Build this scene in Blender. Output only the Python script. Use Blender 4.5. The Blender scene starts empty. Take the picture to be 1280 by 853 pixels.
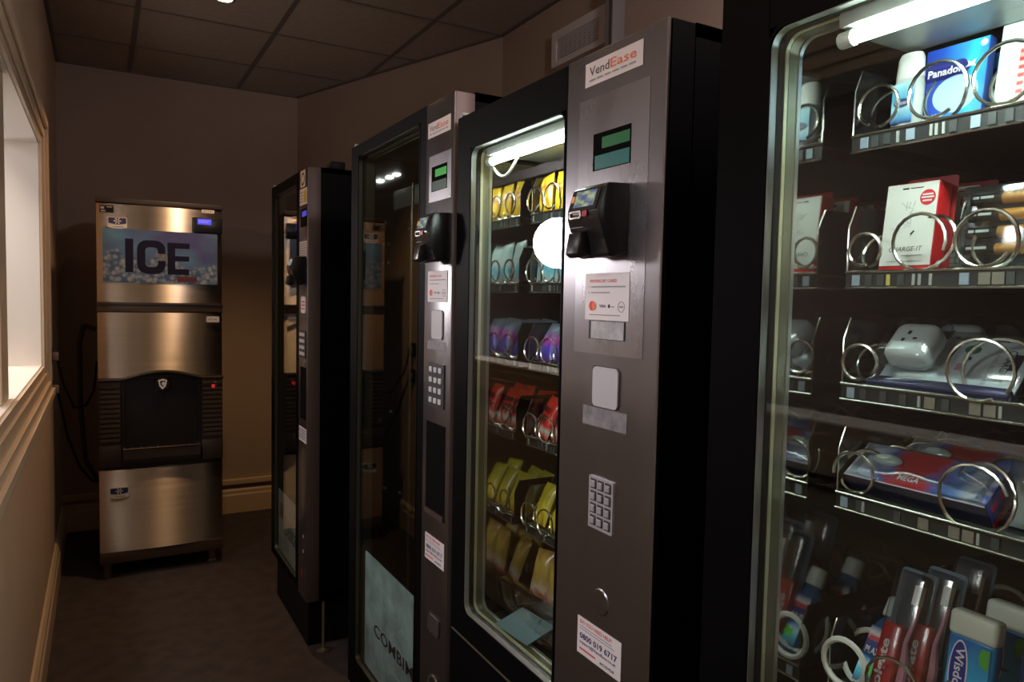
import bpy, bmesh, math, random
from mathutils import Matrix, Vector
random.seed(7)
SC = bpy.context.scene
COL = SC.collection
R = math.radians

# ------------------------------------------------------------------ camera
def camera():
    yaw, pitch, roll = .515841, .056158, .0199734
    cy, sy, cp, sp = math.cos(yaw), math.sin(yaw), math.cos(pitch), math.sin(pitch)
    f = Vector((sy*cp, cy*cp, -sp)); r = Vector((cy, -sy, 0)); u = r.cross(f)
    c, s = math.cos(roll), math.sin(roll)
    r2 = c*r+s*u; u2 = -s*r+c*u
    cam = bpy.data.cameras.new('camera'); cam.sensor_width = 36
    cam.lens = 908.06/1280*36; cam.clip_start = .02
    o = bpy.data.objects.new('camera', cam); COL.objects.link(o)
    m = Matrix((r2, u2, -f)).transposed().to_4x4(); m.translation = (0, 0, 1.42)
    o.matrix_world = m; SC.camera = o
camera()

# ------------------------------------------------------------------ world, lights, exposure
W = bpy.data.worlds.new('world'); SC.world = W; W.use_nodes = True
W.node_tree.nodes['Background'].inputs[0].default_value = (.9, .75, .65, 1)
W.node_tree.nodes['Background'].inputs[1].default_value = 1.2
SC.view_settings.view_transform = 'Standard'; SC.view_settings.look = 'None'
SC.view_settings.exposure = 0.0; SC.view_settings.gamma = 1

WARM = (1.0, .58, .27); COOL = (.86, 1.0, .93)
LEVEL = dict(front=19, globe=75, tube=80, room=60, up=16)

def spot(loc, power, size=100, color=WARM, target=None, blend=.6, name='downlight_lamp'):
    l = bpy.data.lights.new(name, 'SPOT'); l.energy = power; l.color = color
    l.spot_size = R(size); l.spot_blend = blend; l.shadow_soft_size = .03
    o = bpy.data.objects.new(name, l); COL.objects.link(o); o.location = loc
    if target:
        o.rotation_euler = (Vector(target)-Vector(loc)).to_track_quat('-Z', 'Y').to_euler()
    return o
def area(loc, target, sx, sy, power, color, name='lamp'):
    l = bpy.data.lights.new(name, 'AREA'); l.shape = 'RECTANGLE'; l.size = sx; l.size_y = sy
    l.energy = power; l.color = color
    o = bpy.data.objects.new(name, l); COL.objects.link(o); o.location = loc
    o.rotation_euler = (Vector(target)-Vector(loc)).to_track_quat('-Z', 'Y').to_euler()
    return o
DOWNLIGHTS = [(.49, 3.50), (.46, 1.4), (.46, -.4), (.46, -1.6)]
DOWNPOWER = [44, 15, 5, 8]
for (x, y), p in zip(DOWNLIGHTS, DOWNPOWER):
    spot((x, y, 2.70), p, 110)
# unseen fill lights added beyond the left opening, for jamb, soffit and machine fronts
spot((-.62, 2.45, 2.68), LEVEL['room'], 75, (1, .88, .78), (-.30, 3.0, 1.1), .5, 'jamb_fill_light').data.shadow_soft_size = .2
spot((-.75, 2.35, .95), LEVEL['up'], 70, (1, .90, .82), (-.24, 3.15, 2.0), .9, 'soffit_fill_light').data.shadow_soft_size = .25
area((-1.6, 3.2, 2.6), (-1.6, 3.2, 0), .6, .6, 25, (1, .92, .92), 'far_room_fill_light')
area((-1.25, .9, 2.2), (.85, .75, 1.3), .5, .5, LEVEL['front'], (1, .95, .97), 'far_room_fill_light')
# unseen fill light added above the nearest machine to brighten ceiling and right wall
FILL_POS = (1.05, .42, 2.44)
l = bpy.data.lights.new('ceiling_fill_light', 'POINT'); l.energy = 27; l.color = (1, .85, .88); l.shadow_soft_size = .10
o = bpy.data.objects.new('ceiling_fill_light', l); COL.objects.link(o); o.location = FILL_POS

# ------------------------------------------------------------------ materials
MATS = {}
def mat(name, color, rough=.5, metal=0, emit=None, es=0, spec=.5, coat=0, aniso=None, noise=None, bump=None, alpha=None):
    if name in MATS: return MATS[name]
    m = bpy.data.materials.new(name); m.use_nodes = True; MATS[name] = m
    nt = m.node_tree; b = nt.nodes['Principled BSDF']
    b.inputs['Base Color'].default_value = (*color, 1)
    b.inputs['Roughness'].default_value = rough; b.inputs['Metallic'].default_value = metal
    b.inputs['Specular IOR Level'].default_value = spec
    b.inputs['Coat Weight'].default_value = coat
    if emit: b.inputs['Emission Color'].default_value = (*emit, 1); b.inputs['Emission Strength'].default_value = es
    tc = None
    if noise or bump or aniso: tc = nt.nodes.new('ShaderNodeTexCoord')
    if noise:   # (scale xyz, amount, detail)
        mp = nt.nodes.new('ShaderNodeMapping'); mp.inputs['Scale'].default_value = noise[0]
        n = nt.nodes.new('ShaderNodeTexNoise'); n.inputs['Scale'].default_value = 1; n.inputs['Detail'].default_value = 5
        r = nt.nodes.new('ShaderNodeMapRange'); r.inputs[1].default_value = .3; r.inputs[2].default_value = .7
        r.inputs[3].default_value = 1-noise[1]; r.inputs[4].default_value = 1+noise[1]
        mx = nt.nodes.new('ShaderNodeVectorMath'); mx.operation = 'SCALE'; mx.inputs[0].default_value = color
        nt.links.new(tc.outputs['Object'], mp.inputs[0]); nt.links.new(mp.outputs[0], n.inputs['Vector'])
        nt.links.new(n.outputs['Fac'], r.inputs[0]); nt.links.new(r.outputs[0], mx.inputs['Scale'])
        nt.links.new(mx.outputs[0], b.inputs['Base Color'])
        if metal > .4:
            r2 = nt.nodes.new('ShaderNodeMapRange'); r2.inputs[3].default_value = rough*.8; r2.inputs[4].default_value = rough*1.25
            nt.links.new(n.outputs['Fac'], r2.inputs[0]); nt.links.new(r2.outputs[0], b.inputs['Roughness'])
    if bump:    # (scale, strength, distance)
        n = nt.nodes.new('ShaderNodeTexNoise'); n.inputs['Scale'].default_value = bump[0]; n.inputs['Detail'].default_value = 6
        bp = nt.nodes.new('ShaderNodeBump'); bp.inputs['Strength'].default_value = bump[1]; bp.inputs['Distance'].default_value = bump[2]
        nt.links.new(tc.outputs['Object'], n.inputs['Vector']); nt.links.new(n.outputs['Fac'], bp.inputs['Height'])
        nt.links.new(bp.outputs[0], b.inputs['Normal'])
    if aniso is not None:
        b.inputs['Anisotropic'].default_value = aniso[0]; b.inputs['Anisotropic Rotation'].default_value = aniso[1]
        t = nt.nodes.new('ShaderNodeTangent'); t.direction_type = 'RADIAL'; t.axis = 'Z'
        nt.links.new(t.outputs[0], b.inputs['Tangent'])
    return m
def glass(name, tint=(1, 1, 1), ior=1.5, rough=0, boost=1.0):
    if name in MATS: return MATS[name]
    m = bpy.data.materials.new(name); m.use_nodes = True; MATS[name] = m
    nt = m.node_tree; nt.nodes.remove(nt.nodes['Principled BSDF']); out = nt.nodes['Material Output']
    tr = nt.nodes.new('ShaderNodeBsdfTransparent'); tr.inputs[0].default_value = (*tint, 1)
    gl = nt.nodes.new('ShaderNodeBsdfGlossy'); gl.inputs['Roughness'].default_value = rough
    ge = nt.nodes.new('ShaderNodeNewGeometry'); f0 = ((ior-1)/(ior+1))**2
    def M(op, x, y=None):
        n = nt.nodes.new('ShaderNodeMath'); n.operation = op
        for i, v in enumerate((x, y)):
            if v is None: continue
            if isinstance(v, (int, float)): n.inputs[i].default_value = v
            else: nt.links.new(v, n.inputs[i])
        return n
    dt = nt.nodes.new('ShaderNodeVectorMath'); dt.operation = 'DOT_PRODUCT'
    nt.links.new(ge.outputs['Incoming'], dt.inputs[0]); nt.links.new(ge.outputs['Normal'], dt.inputs[1])
    c1 = M('SUBTRACT', 1, M('ABSOLUTE', dt.outputs['Value']).outputs[0])
    ml = M('MULTIPLY', M('ADD', M('MULTIPLY', M('POWER', c1.outputs[0], 5).outputs[0], 1-f0).outputs[0], f0).outputs[0], boost); ml.use_clamp = True
    mx = nt.nodes.new('ShaderNodeMixShader')
    nt.links.new(ml.outputs[0], mx.inputs[0])
    nt.links.new(tr.outputs[0], mx.inputs[1]); nt.links.new(gl.outputs[0], mx.inputs[2])
    nt.links.new(mx.outputs[0], out.inputs[0]); return m

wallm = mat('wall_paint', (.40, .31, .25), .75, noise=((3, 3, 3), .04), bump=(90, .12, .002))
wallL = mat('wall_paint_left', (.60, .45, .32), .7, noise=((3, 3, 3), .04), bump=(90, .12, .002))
ceilm = mat('ceiling_tile_board', (.36, .31, .27), .9, noise=((30, 30, 30), .07), bump=(260, .3, .002))
gridm = mat('ceiling_grid_metal', (.14, .12, .11), .5)
voidm = mat('ceiling_void', (.05, .045, .04), .9)
floorm = mat('floor_carpet', (.048, .038, .039), .85, noise=((14, 14, 14), .25), bump=(420, .6, .004))
trimm = mat('trim_paint', (.60, .47, .33), .38)
revealm = mat('reveal_white', (.86, .80, .72), .5)
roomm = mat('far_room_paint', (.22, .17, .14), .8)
black = mat('black_enamel', (.003, .003, .0035), .45, spec=.04)
blacks = mat('black_satin', (.006, .006, .007), .55, spec=.2)
inner = mat('interior_dark', (.013, .014, .015), .5, spec=.2)
mirror = mat('polished_liner', (.42, .43, .42), .06, 1)
tube_w = mat('lamp_tube', (1, 1, 1), .4, emit=COOL, es=LEVEL['tube'])
steel = mat('brushed_column_steel', (.27, .265, .285), .29, .95, noise=((9, 9, 3), .06), aniso=(.4, 0))
steel2 = mat('brushed_inset_steel', (.38, .38, .41), .27, .94, noise=((12, 12, 5), .06), aniso=(.4, 0))
sidebrown = mat('column_flank_steel', (.13, .10, .09), .5, .5)
ice_steel = mat('ice_machine_steel', (.78, .69, .57), .34, 1, noise=((2, 2, 90), .04), aniso=(1, .25))
darkbr = mat('dark_brown_plastic', (.035, .026, .021), .4)
chrome = mat('bright_wire', (.72, .72, .64), .22, 1)
alu = mat('aluminium_trim', (.62, .66, .62), .3, .85)
gold = mat('bead_pale_gold', (.80, .80, .52), .3, .6)
alu_shaded = mat('aluminium_trim_shaded', (.10, .11, .08), .4, .8)  # shaded copy of the trim metals, for machines without a lamp
alud = mat('aluminium_trim_dim', (.30, .30, .22), .35, .8)
railm = mat('shelf_rail', (.16, .17, .165), .4, .6)
raild = mat('shelf_rail_channel', (.018, .02, .02), .4)
white_s = mat('sticker_white', (.74, .70, .72), .45)
ink_r = mat('ink_red', (.62, .05, .04), .5)
ink_o = mat('ink_orange', (.78, .17, .07), .5)
ink_b = mat('ink_navy', (.035, .035, .13), .5)
ink_k = mat('ink_black', (.02, .02, .022), .5)
pit = mat('pit_black', (.004, .004, .004), .9, spec=.05)
ink_g = mat('ink_grey', (.30, .29, .32), .5)
glassm = glass('door_glass', (.93, .96, .94), 1.5)
clear = glass('clear_plastic', (.88, .9, .9), 1.5, .08, 1.6)
pvc = glass('clear_packaging', (.82, .86, .88), 1.6, .12, 2.2)
redfilm = glass('red_film', (.50, .03, .03), 1.5, .15, 1.2)
keym = mat('key_steel', (.62, .62, .68), .35, .6)
keyd = mat('key_recess', (.04, .04, .05), .4)
wwhite = mat('white_plastic', (.62, .62, .58), .4)

# ------------------------------------------------------------------ geometry helpers
class Frame:
    def __init__(s, o, U, V, Wd): s.o = Vector(o); s.U = Vector(U); s.V = Vector(V); s.W = Vector(Wd)
    def __call__(s, a, b, c): return s.o+a*s.U+b*s.V+c*s.W
WORLD = Frame((0, 0, 0), (1, 0, 0), (0, 1, 0), (0, 0, 1))
FX = Frame((.70, 0, 0), (0, -1, 0), (0, 0, 1), (-1, 0, 0))      # a machine front: u = -Y, v = Z, w = out towards the aisle
def F(y, z=0, x=.70): return Frame((x, y, z), (0, -1, 0), (0, 0, 1), (-1, 0, 0))
PF = Frame((0, 0, 0), (0, -1, 0), (0, 0, 1), (-1, 0, 0))        # product front, standing at the origin
PS = Frame((0, 0, 0), (1, 0, 0), (0, 0, 1), (0, -1, 0))         # product side that looks at the camera

def hexa(bm, P, mi=0):
    v = [bm.verts.new(p) for p in P]
    for q in ((0, 3, 2, 1), (4, 5, 6, 7), (0, 1, 5, 4), (1, 2, 6, 5), (2, 3, 7, 6), (3, 0, 4, 7)):
        f = bm.faces.new([v[i] for i in q]); f.material_index = mi
    return v
def box(bm, a0, a1, b0, b1, c0, c1, fr=WORLD, bev=0, seg=2, mi=0):
    vs = hexa(bm, [fr(a, b, c) for c in (c0, c1) for a, b in ((a0, b0), (a1, b0), (a1, b1), (a0, b1))], mi)
    if bev:
        es = list({e for v in vs for e in v.link_edges})
        bmesh.ops.bevel(bm, geom=es, offset=bev, segments=seg, profile=.5, affect='EDGES')
def prism(bm, pts, c0, c1, fr=WORLD, mi=0):
    a = [bm.verts.new(fr(x, y, c0)) for x, y in pts]; b = [bm.verts.new(fr(x, y, c1)) for x, y in pts]
    n = len(pts)
    bm.faces.new(a[::-1]).material_index = mi; bm.faces.new(b).material_index = mi
    for i in range(n): bm.faces.new((a[i], a[(i+1) % n], b[(i+1) % n], b[i])).material_index = mi
def rrect(u0, u1, v0, v1, r, n=4):
    o = []
    for cx, cy, s in ((u1-r, v0+r, -90), (u1-r, v1-r, 0), (u0+r, v1-r, 90), (u0+r, v0+r, 180)):
        for k in range(n+1):
            a = R(s+90*k/n); o.append((cx+r*math.cos(a), cy+r*math.sin(a)))
    return o
def ell(cx, cy, rx, ry, n=20, a0=0):
    return [(cx+rx*math.cos(2*math.pi*k/n+a0), cy+ry*math.sin(2*math.pi*k/n+a0)) for k in range(n)]
def frame_ring(bm, outer, innr, c0, c1, fr, mi=0):
    n = len(outer)
    A = [[bm.verts.new(fr(x, y, c)) for x, y in P] for P in (outer, innr) for c in (c0, c1)]
    for i in range(n):
        j = (i+1) % n
        for p, q in ((0, 1), (1, 3), (3, 2), (2, 0)):
            bm.faces.new((A[p][i], A[p][j], A[q][j], A[q][i])).material_index = mi
def tube(bm, pts, r, n=8, cap=True, mi=0):
    pts = [Vector(p) for p in pts]; rings = []; up = None
    for i, p in enumerate(pts):
        t = (pts[min(i+1, len(pts)-1)]-pts[max(i-1, 0)]).normalized()
        if up is None: up = t.orthogonal().normalized()
        up = (up-t*up.dot(t)).normalized(); b = t.cross(up)
        rr = r[i] if isinstance(r, (list, tuple)) else r
        rings.append([bm.verts.new(p+rr*(math.cos(2*math.pi*k/n)*up+math.sin(2*math.pi*k/n)*b)) for k in range(n)])
    for a, b in zip(rings, rings[1:]):
        for k in range(n): bm.faces.new((a[k], a[(k+1) % n], b[(k+1) % n], b[k])).material_index = mi
    if cap: bm.faces.new(rings[0][::-1]).material_index = mi; bm.faces.new(rings[-1]).material_index = mi
def lathe(bm, prof, c=(0, 0, 0), n=24, sx=1, sy=1, mi=0):
    rings = [[bm.verts.new((c[0]+sx*r*math.cos(2*math.pi*k/n), c[1]+sy*r*math.sin(2*math.pi*k/n), c[2]+z)) for k in range(n)] for r, z in prof]
    for a, b in zip(rings, rings[1:]):
        for k in range(n): bm.faces.new((a[k], a[(k+1) % n], b[(k+1) % n], b[k])).material_index = mi
    bm.faces.new(rings[0][::-1]).material_index = mi; bm.faces.new(rings[-1]).material_index = mi

def rootloc(p):
    v = Vector((0, 0, 0))
    while p is not None: v += p.location; p = p.parent
    return v
def obj(name, bm, m, parent=None, smooth=False, label=None):
    bmesh.ops.recalc_face_normals(bm, faces=bm.faces)
    me = bpy.data.meshes.new(name)
    if parent is not None: bmesh.ops.translate(bm, vec=-rootloc(parent), verts=bm.verts)
    bm.to_mesh(me); bm.free()
    for x in (m if isinstance(m, (list, tuple)) else [m]): me.materials.append(x)
    if smooth:
        for p in me.polygons: p.use_smooth = True
        try: me.set_sharp_from_angle(angle=R(35))
        except Exception: pass
    o = bpy.data.objects.new(name, me); COL.objects.link(o); o.parent = parent
    if label: o['label'] = label
    return o
def B(name, a0, a1, b0, b1, c0, c1, m, parent=None, fr=WORLD, bev=0, label=None, seg=2):
    bm = bmesh.new(); box(bm, a0, a1, b0, b1, c0, c1, fr, bev, seg); return obj(name, bm, m, parent, bev > 0, label)
def struct(o): o['kind'] = 'structure'; return o
def thing(name, label, cat, loc=(0, 0, 0), group=None):
    o = bpy.data.objects.new(name, None); COL.objects.link(o); o.location = loc; o.empty_display_size = .05
    o['label'] = label; o['category'] = cat
    if group: o['group'] = group
    return o
def tag(o, label, cat, group=None):
    o['label'] = label; o['category'] = cat
    if group: o['group'] = group
    return o
def decal(name, u0, u1, v0, v1, w, m, parent, fr, th=.0006, r=0, label=None):
    """thin printed plate with 0..1 UVs on it"""
    bm = bmesh.new(); prism(bm, rrect(u0, u1, v0, v1, r) if r else [(u0, v0), (u1, v0), (u1, v1), (u0, v1)], w, w+th, fr)
    uv = bm.loops.layers.uv.new('uv')
    for f in bm.faces:
        for l in f.loops:
            d = l.vert.co-fr.o; l[uv].uv = ((d.dot(fr.U)-u0)/(u1-u0), (d.dot(fr.V)-v0)/(v1-v0))
    return obj(name, bm, m, parent, label=label)
TXT = {}
def text(s, u, v, w, width, height, m, parent, fr, name='lettering', rot=0, shear=0, bold=0):
    key = (s, shear, bold)
    if key not in TXT:
        c = bpy.data.curves.new('t', 'FONT'); c.body = s; c.resolution_u = 2; c.shear = shear; c.offset = bold
        o = bpy.data.objects.new('t', c); COL.objects.link(o)
        me = bpy.data.meshes.new_from_object(o.evaluated_get(bpy.context.evaluated_depsgraph_get()))
        bpy.data.objects.remove(o)
        vs = [tuple(x.co) for x in me.vertices]; fs = [tuple(p.vertices) for p in me.polygons]
        TXT[key] = (vs, fs)
    vs, fs = TXT[key]
    x0 = min(p[0] for p in vs); x1 = max(p[0] for p in vs); y0 = min(p[1] for p in vs); y1 = max(p[1] for p in vs)
    bm = bmesh.new(); out = []
    ca, sa = math.cos(rot), math.sin(rot)
    for p in vs:
        a = (p[0]-x0)/(x1-x0)*width; b = (p[1]-y0)/(y1-y0)*height
        out.append(bm.verts.new(fr(u+a*ca-b*sa, v+a*sa+b*ca, w)))
    for f in fs:
        try: bm.faces.new([out[i] for i in f])
        except ValueError: pass
    me = bpy.data.meshes.new(name)
    if parent is not None: bmesh.ops.translate(bm, vec=-rootloc(parent), verts=bm.verts)
    bm.to_mesh(me); bm.free(); me.materials.append(m)
    o = bpy.data.objects.new(name, me); COL.objects.link(o); o.parent = parent
    return o
def bars(name, rects, w, m, parent, fr, th=.0003):
    bm = bmesh.new()
    for u0, u1, v0, v1 in rects: box(bm, u0, u1, v0, v1, w, w+th, fr)
    return obj(name, bm, m, parent)
def copy_tree(o, parent=None):
    c = o.copy(); COL.objects.link(c)
    c.parent = parent
    for ch in list(o.children): copy_tree(ch, c)
    return c

# ------------------------------------------------------------------ the room
XL, YF, ZC = -.21, 4.957, 2.728
WY0, WY1, WZ0, WZ1 = .10, 3.42, 1.12, 2.0
bm = bmesh.new(); box(bm, -2.9, 2.0, -2.0, 6.6, -.06, 0); struct(obj('floor', bm, floorm))
bm = bmesh.new()
box(bm, XL-.11, XL, -2.0, WY0, 0, ZC+.1); box(bm, XL-.11, XL, WY1, YF+.1, 0, ZC+.1)
box(bm, XL-.11, XL, WY0, WY1, 0, WZ0); box(bm, XL-.11, XL, WY0, WY1, WZ1, ZC+.1)
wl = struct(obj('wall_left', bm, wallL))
bm = bmesh.new(); box(bm, XL, 2.0, YF, YF+.1, 0, ZC+.1); struct(obj('wall_far', bm, wallm))
bm = bmesh.new(); prism(bm, [(1.75, -2.0), (1.85, -2.0), (1.85, 3.25), (1.25, 4.985), (1.147, YF), (1.75, 3.237)], 0, ZC+.1); struct(obj('wall_right', bm, wallm))
bm = bmesh.new(); box(bm, XL, 1.85, -2.1, -2.0, 0, ZC+.1); struct(obj('wall_back', bm, wallm))
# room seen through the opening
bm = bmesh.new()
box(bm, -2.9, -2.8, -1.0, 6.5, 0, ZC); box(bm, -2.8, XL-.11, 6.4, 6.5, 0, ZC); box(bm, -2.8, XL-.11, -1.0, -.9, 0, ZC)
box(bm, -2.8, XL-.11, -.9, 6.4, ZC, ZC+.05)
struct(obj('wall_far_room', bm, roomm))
# ceiling: slab, grid, tiles
bm = bmesh.new(); box(bm, XL-.01, 1.85, -2.0, YF+.05, ZC+.02, ZC+.08); ce = struct(obj('ceiling', bm, voidm))
GX = [.163-.6*k for k in (1,)]+[.163, .772, 1.385]
GY = [3.233+.596*k for k in range(-8, 3)]
bm = bmesh.new()
for x in GX[1:]: box(bm, x-.011, x+.011, -2, YF, ZC-.004, ZC+.004)
obj('grid_bar', bm, gridm, ce)
bm = bmesh.new()
for y in GY: box(bm, XL, 1.75, y-.007, y+.007, ZC-.003, ZC+.004)
obj('grid_bar', bm, gridm, ce)
xs = [XL-.005]+GX[1:]+[1.76]; ys = [-2.0]+GY+[YF+.02]
for i in range(len(xs)-1):
    for j in range(len(ys)-1):
        bm = bmesh.new(); box(bm, xs[i]+.008, xs[i+1]-.008, ys[j]+.006, ys[j+1]-.006, ZC, ZC+.014, bev=.003, seg=1)
        obj('ceiling_tile', bm, ceilm, ce)
# edge angle along the walls
bm = bmesh.new()
box(bm, XL, XL+.018, -2, YF, ZC-.006, ZC+.004); box(bm, XL, 1.2, YF-.018, YF, ZC-.006, ZC+.004)
box(bm, 1.732, 1.75, -2, 3.24, ZC-.006, ZC+.004)
prism(bm, [(1.732, 3.23), (1.75, 3.237), (1.147, YF), (1.127, YF)], ZC-.006, ZC+.004)
obj('edge_angle', bm, gridm, ce)

# window opening in the left wall: casing, reveal, post
def ring_y(bm, o, i, y0o, y1o, z0o, z1o, x0, x1): pass
bm = bmesh.new()
FL = Frame((XL, 0, 0), (0, 1, 0), (0, 0, 1), (1, 0, 0))
for d0, d1, w in ((0, .030, .014), (.030, .070, .022), (.070, .098, .034)):
    frame_ring(bm, [(WY0-d1, WZ0-d1), (WY1+d1, WZ0-d1), (WY1+d1, WZ1+d1), (WY0-d1, WZ1+d1)],
               [(WY0-d0, WZ0-d0), (WY1+d0, WZ0-d0), (WY1+d0, WZ1+d0), (WY0-d0, WZ1+d0)], 0, w, FL)
tr = struct(obj('trim_1', bm, trimm))
bm = bmesh.new(); box(bm, XL, XL+.045, WY0-.1, WY1+.11, WZ0-.125, WZ0-.098); box(bm, XL, XL+.02, WY0-.08, WY1+.09, WZ0-.16, WZ0-.125)
struct(obj('trim_2', bm, trimm))
bm = bmesh.new()
box(bm, XL-.13, XL+.004, WY1-.004, WY1+.002, WZ0, WZ1); box(bm, XL-.13, XL+.004, WY0, WY1, WZ1-.004, WZ1+.002)
box(bm, XL-.13, XL+.004, WY0, WY1, WZ0-.002, WZ0+.004)
wn = struct(obj('window_1', bm, revealm))
bm = bmesh.new(); box(bm, XL-.08, XL-.01, 2.24, 2.39, WZ0+.004, WZ1-.004, bev=.004); obj('window_post', bm, trimm, wn)
# baseboards
def base(name, pts, inward):
    bm = bmesh.new()
    (x0, y0), (x1, y1) = pts; t = Vector((x1-x0, y1-y0, 0)); L = t.length; t.normalize()
    fr = Frame((x0, y0, 0), inward, (0, 0, 1), t)
    prism(bm, [(0, 0), (.024, 0), (.024, .115), (.018, .125), (.018, .145), (.008, .16), (0, .162)], 0, L, fr)
    return struct(obj(name, bm, trimm))
base('baseboard_left', [(XL, -2), (XL, YF)], (1, 0, 0))
base('baseboard_far', [(XL, YF), (1.147, YF)], (0, -1, 0))
bm = bmesh.new(); box(bm, .0+XL, 1.147, YF-.03, YF, .185, .222, bev=.006); struct(obj('trim_3', bm, trimm))

# downlights
for i, (x, y) in enumerate(DOWNLIGHTS):
    t = thing('downlight', ['recessed ceiling downlight above the steel ice machine', 'recessed ceiling downlight over the aisle beside the twin card-reader machines',
              'recessed ceiling downlight over the camera end of the aisle', 'recessed ceiling downlight at the very back of the aisle'][i], 'ceiling light', (x, y, ZC))
    bm = bmesh.new(); fr = Frame((x, y, ZC), (1, 0, 0), (0, 1, 0), (0, 0, -1))
    frame_ring(bm, ell(0, 0, .045, .045, 28), ell(0, 0, .034, .034, 28), -.002, .005, fr); obj('bezel', bm, chrome, t, True)
    bm = bmesh.new(); prism(bm, ell(0, 0, .033, .033, 28), 0, .002, fr)
    obj('lamp_face', bm, mat('downlight_face', (1, 1, 1), .5, emit=(1, .8, .55), es=40), t)

# round lamp in the room beyond
t = thing('globe_lamp', 'glowing round lamp in the next room, mirrored in the snack machine glass', 'lamp', (-1.3, 4.18, 1.815))
bm = bmesh.new(); bmesh.ops.create_uvsphere(bm, u_segments=32, v_segments=20, radius=.172, matrix=Matrix.Translation((-1.3, 4.18, 1.815)))
obj('globe', bm, mat('globe_glow', (1, 1, 1), .5, emit=(1, .92, .93), es=LEVEL['globe']), t, True)
bm = bmesh.new(); tube(bm, [(-1.3, 4.18, 1.98), (-1.3, 4.18, ZC)], .004); lathe(bm, [(.03, 0), (.03, .02), (.01, .03)], (-1.3, 4.18, 1.98)); obj('cord', bm, blacks, t)

# wall grille
t = thing('vent_grille', 'off-white louvred vent grille high on the right wall', 'vent', (1.75, 2.52, 2.43))
fr = F(2.735, 2.43, 1.75)
bm = bmesh.new(); frame_ring(bm, [(0, 0), (.43, 0), (.43, .15), (0, .15)], [(.035, .02), (.345, .02), (.345, .112), (.035, .112)], 0, .03, fr)
obj('grille_frame', bm, mat('vent_paint', (.66, .64, .64), .5), t)
B('backing', .03, .35, .015, .12, .001, .004, mat('vent_dark', (.01, .01, .01), .8), t, fr)
for k in range(9):
    bm = bmesh.new(); v = .024+k*.0102
    prism(bm, [(v, .024), (v+.0048, .027), (v+.0048, .024), (v, .021)], .035, .345, Frame(fr.o, fr.V, fr.W, fr.U)); obj('slat', bm, MATS['vent_paint'], t)
bm = bmesh.new()
for k in range(1, 9): box(bm, .035+k*.0345-.0008, .035+k*.0345+.0008, .02, .112, .008, .018, fr)
obj('mullions', bm, MATS['vent_paint'], t)
t = thing('conduit', 'grey vertical trunking beside the wall vent grille', 'trunking', (1.75, 2.27, 2.4))
B('trunking', 1.68, 1.75, 2.262, 2.298, 2.2, ZC, mat('trunk_paint', (.28, .26, .25), .6), t, bev=.003)
B('lid', 1.676, 1.681, 2.25, 2.264, 2.2, ZC, mat('trunk_dark', (.08, .075, .08), .6), t)

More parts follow.
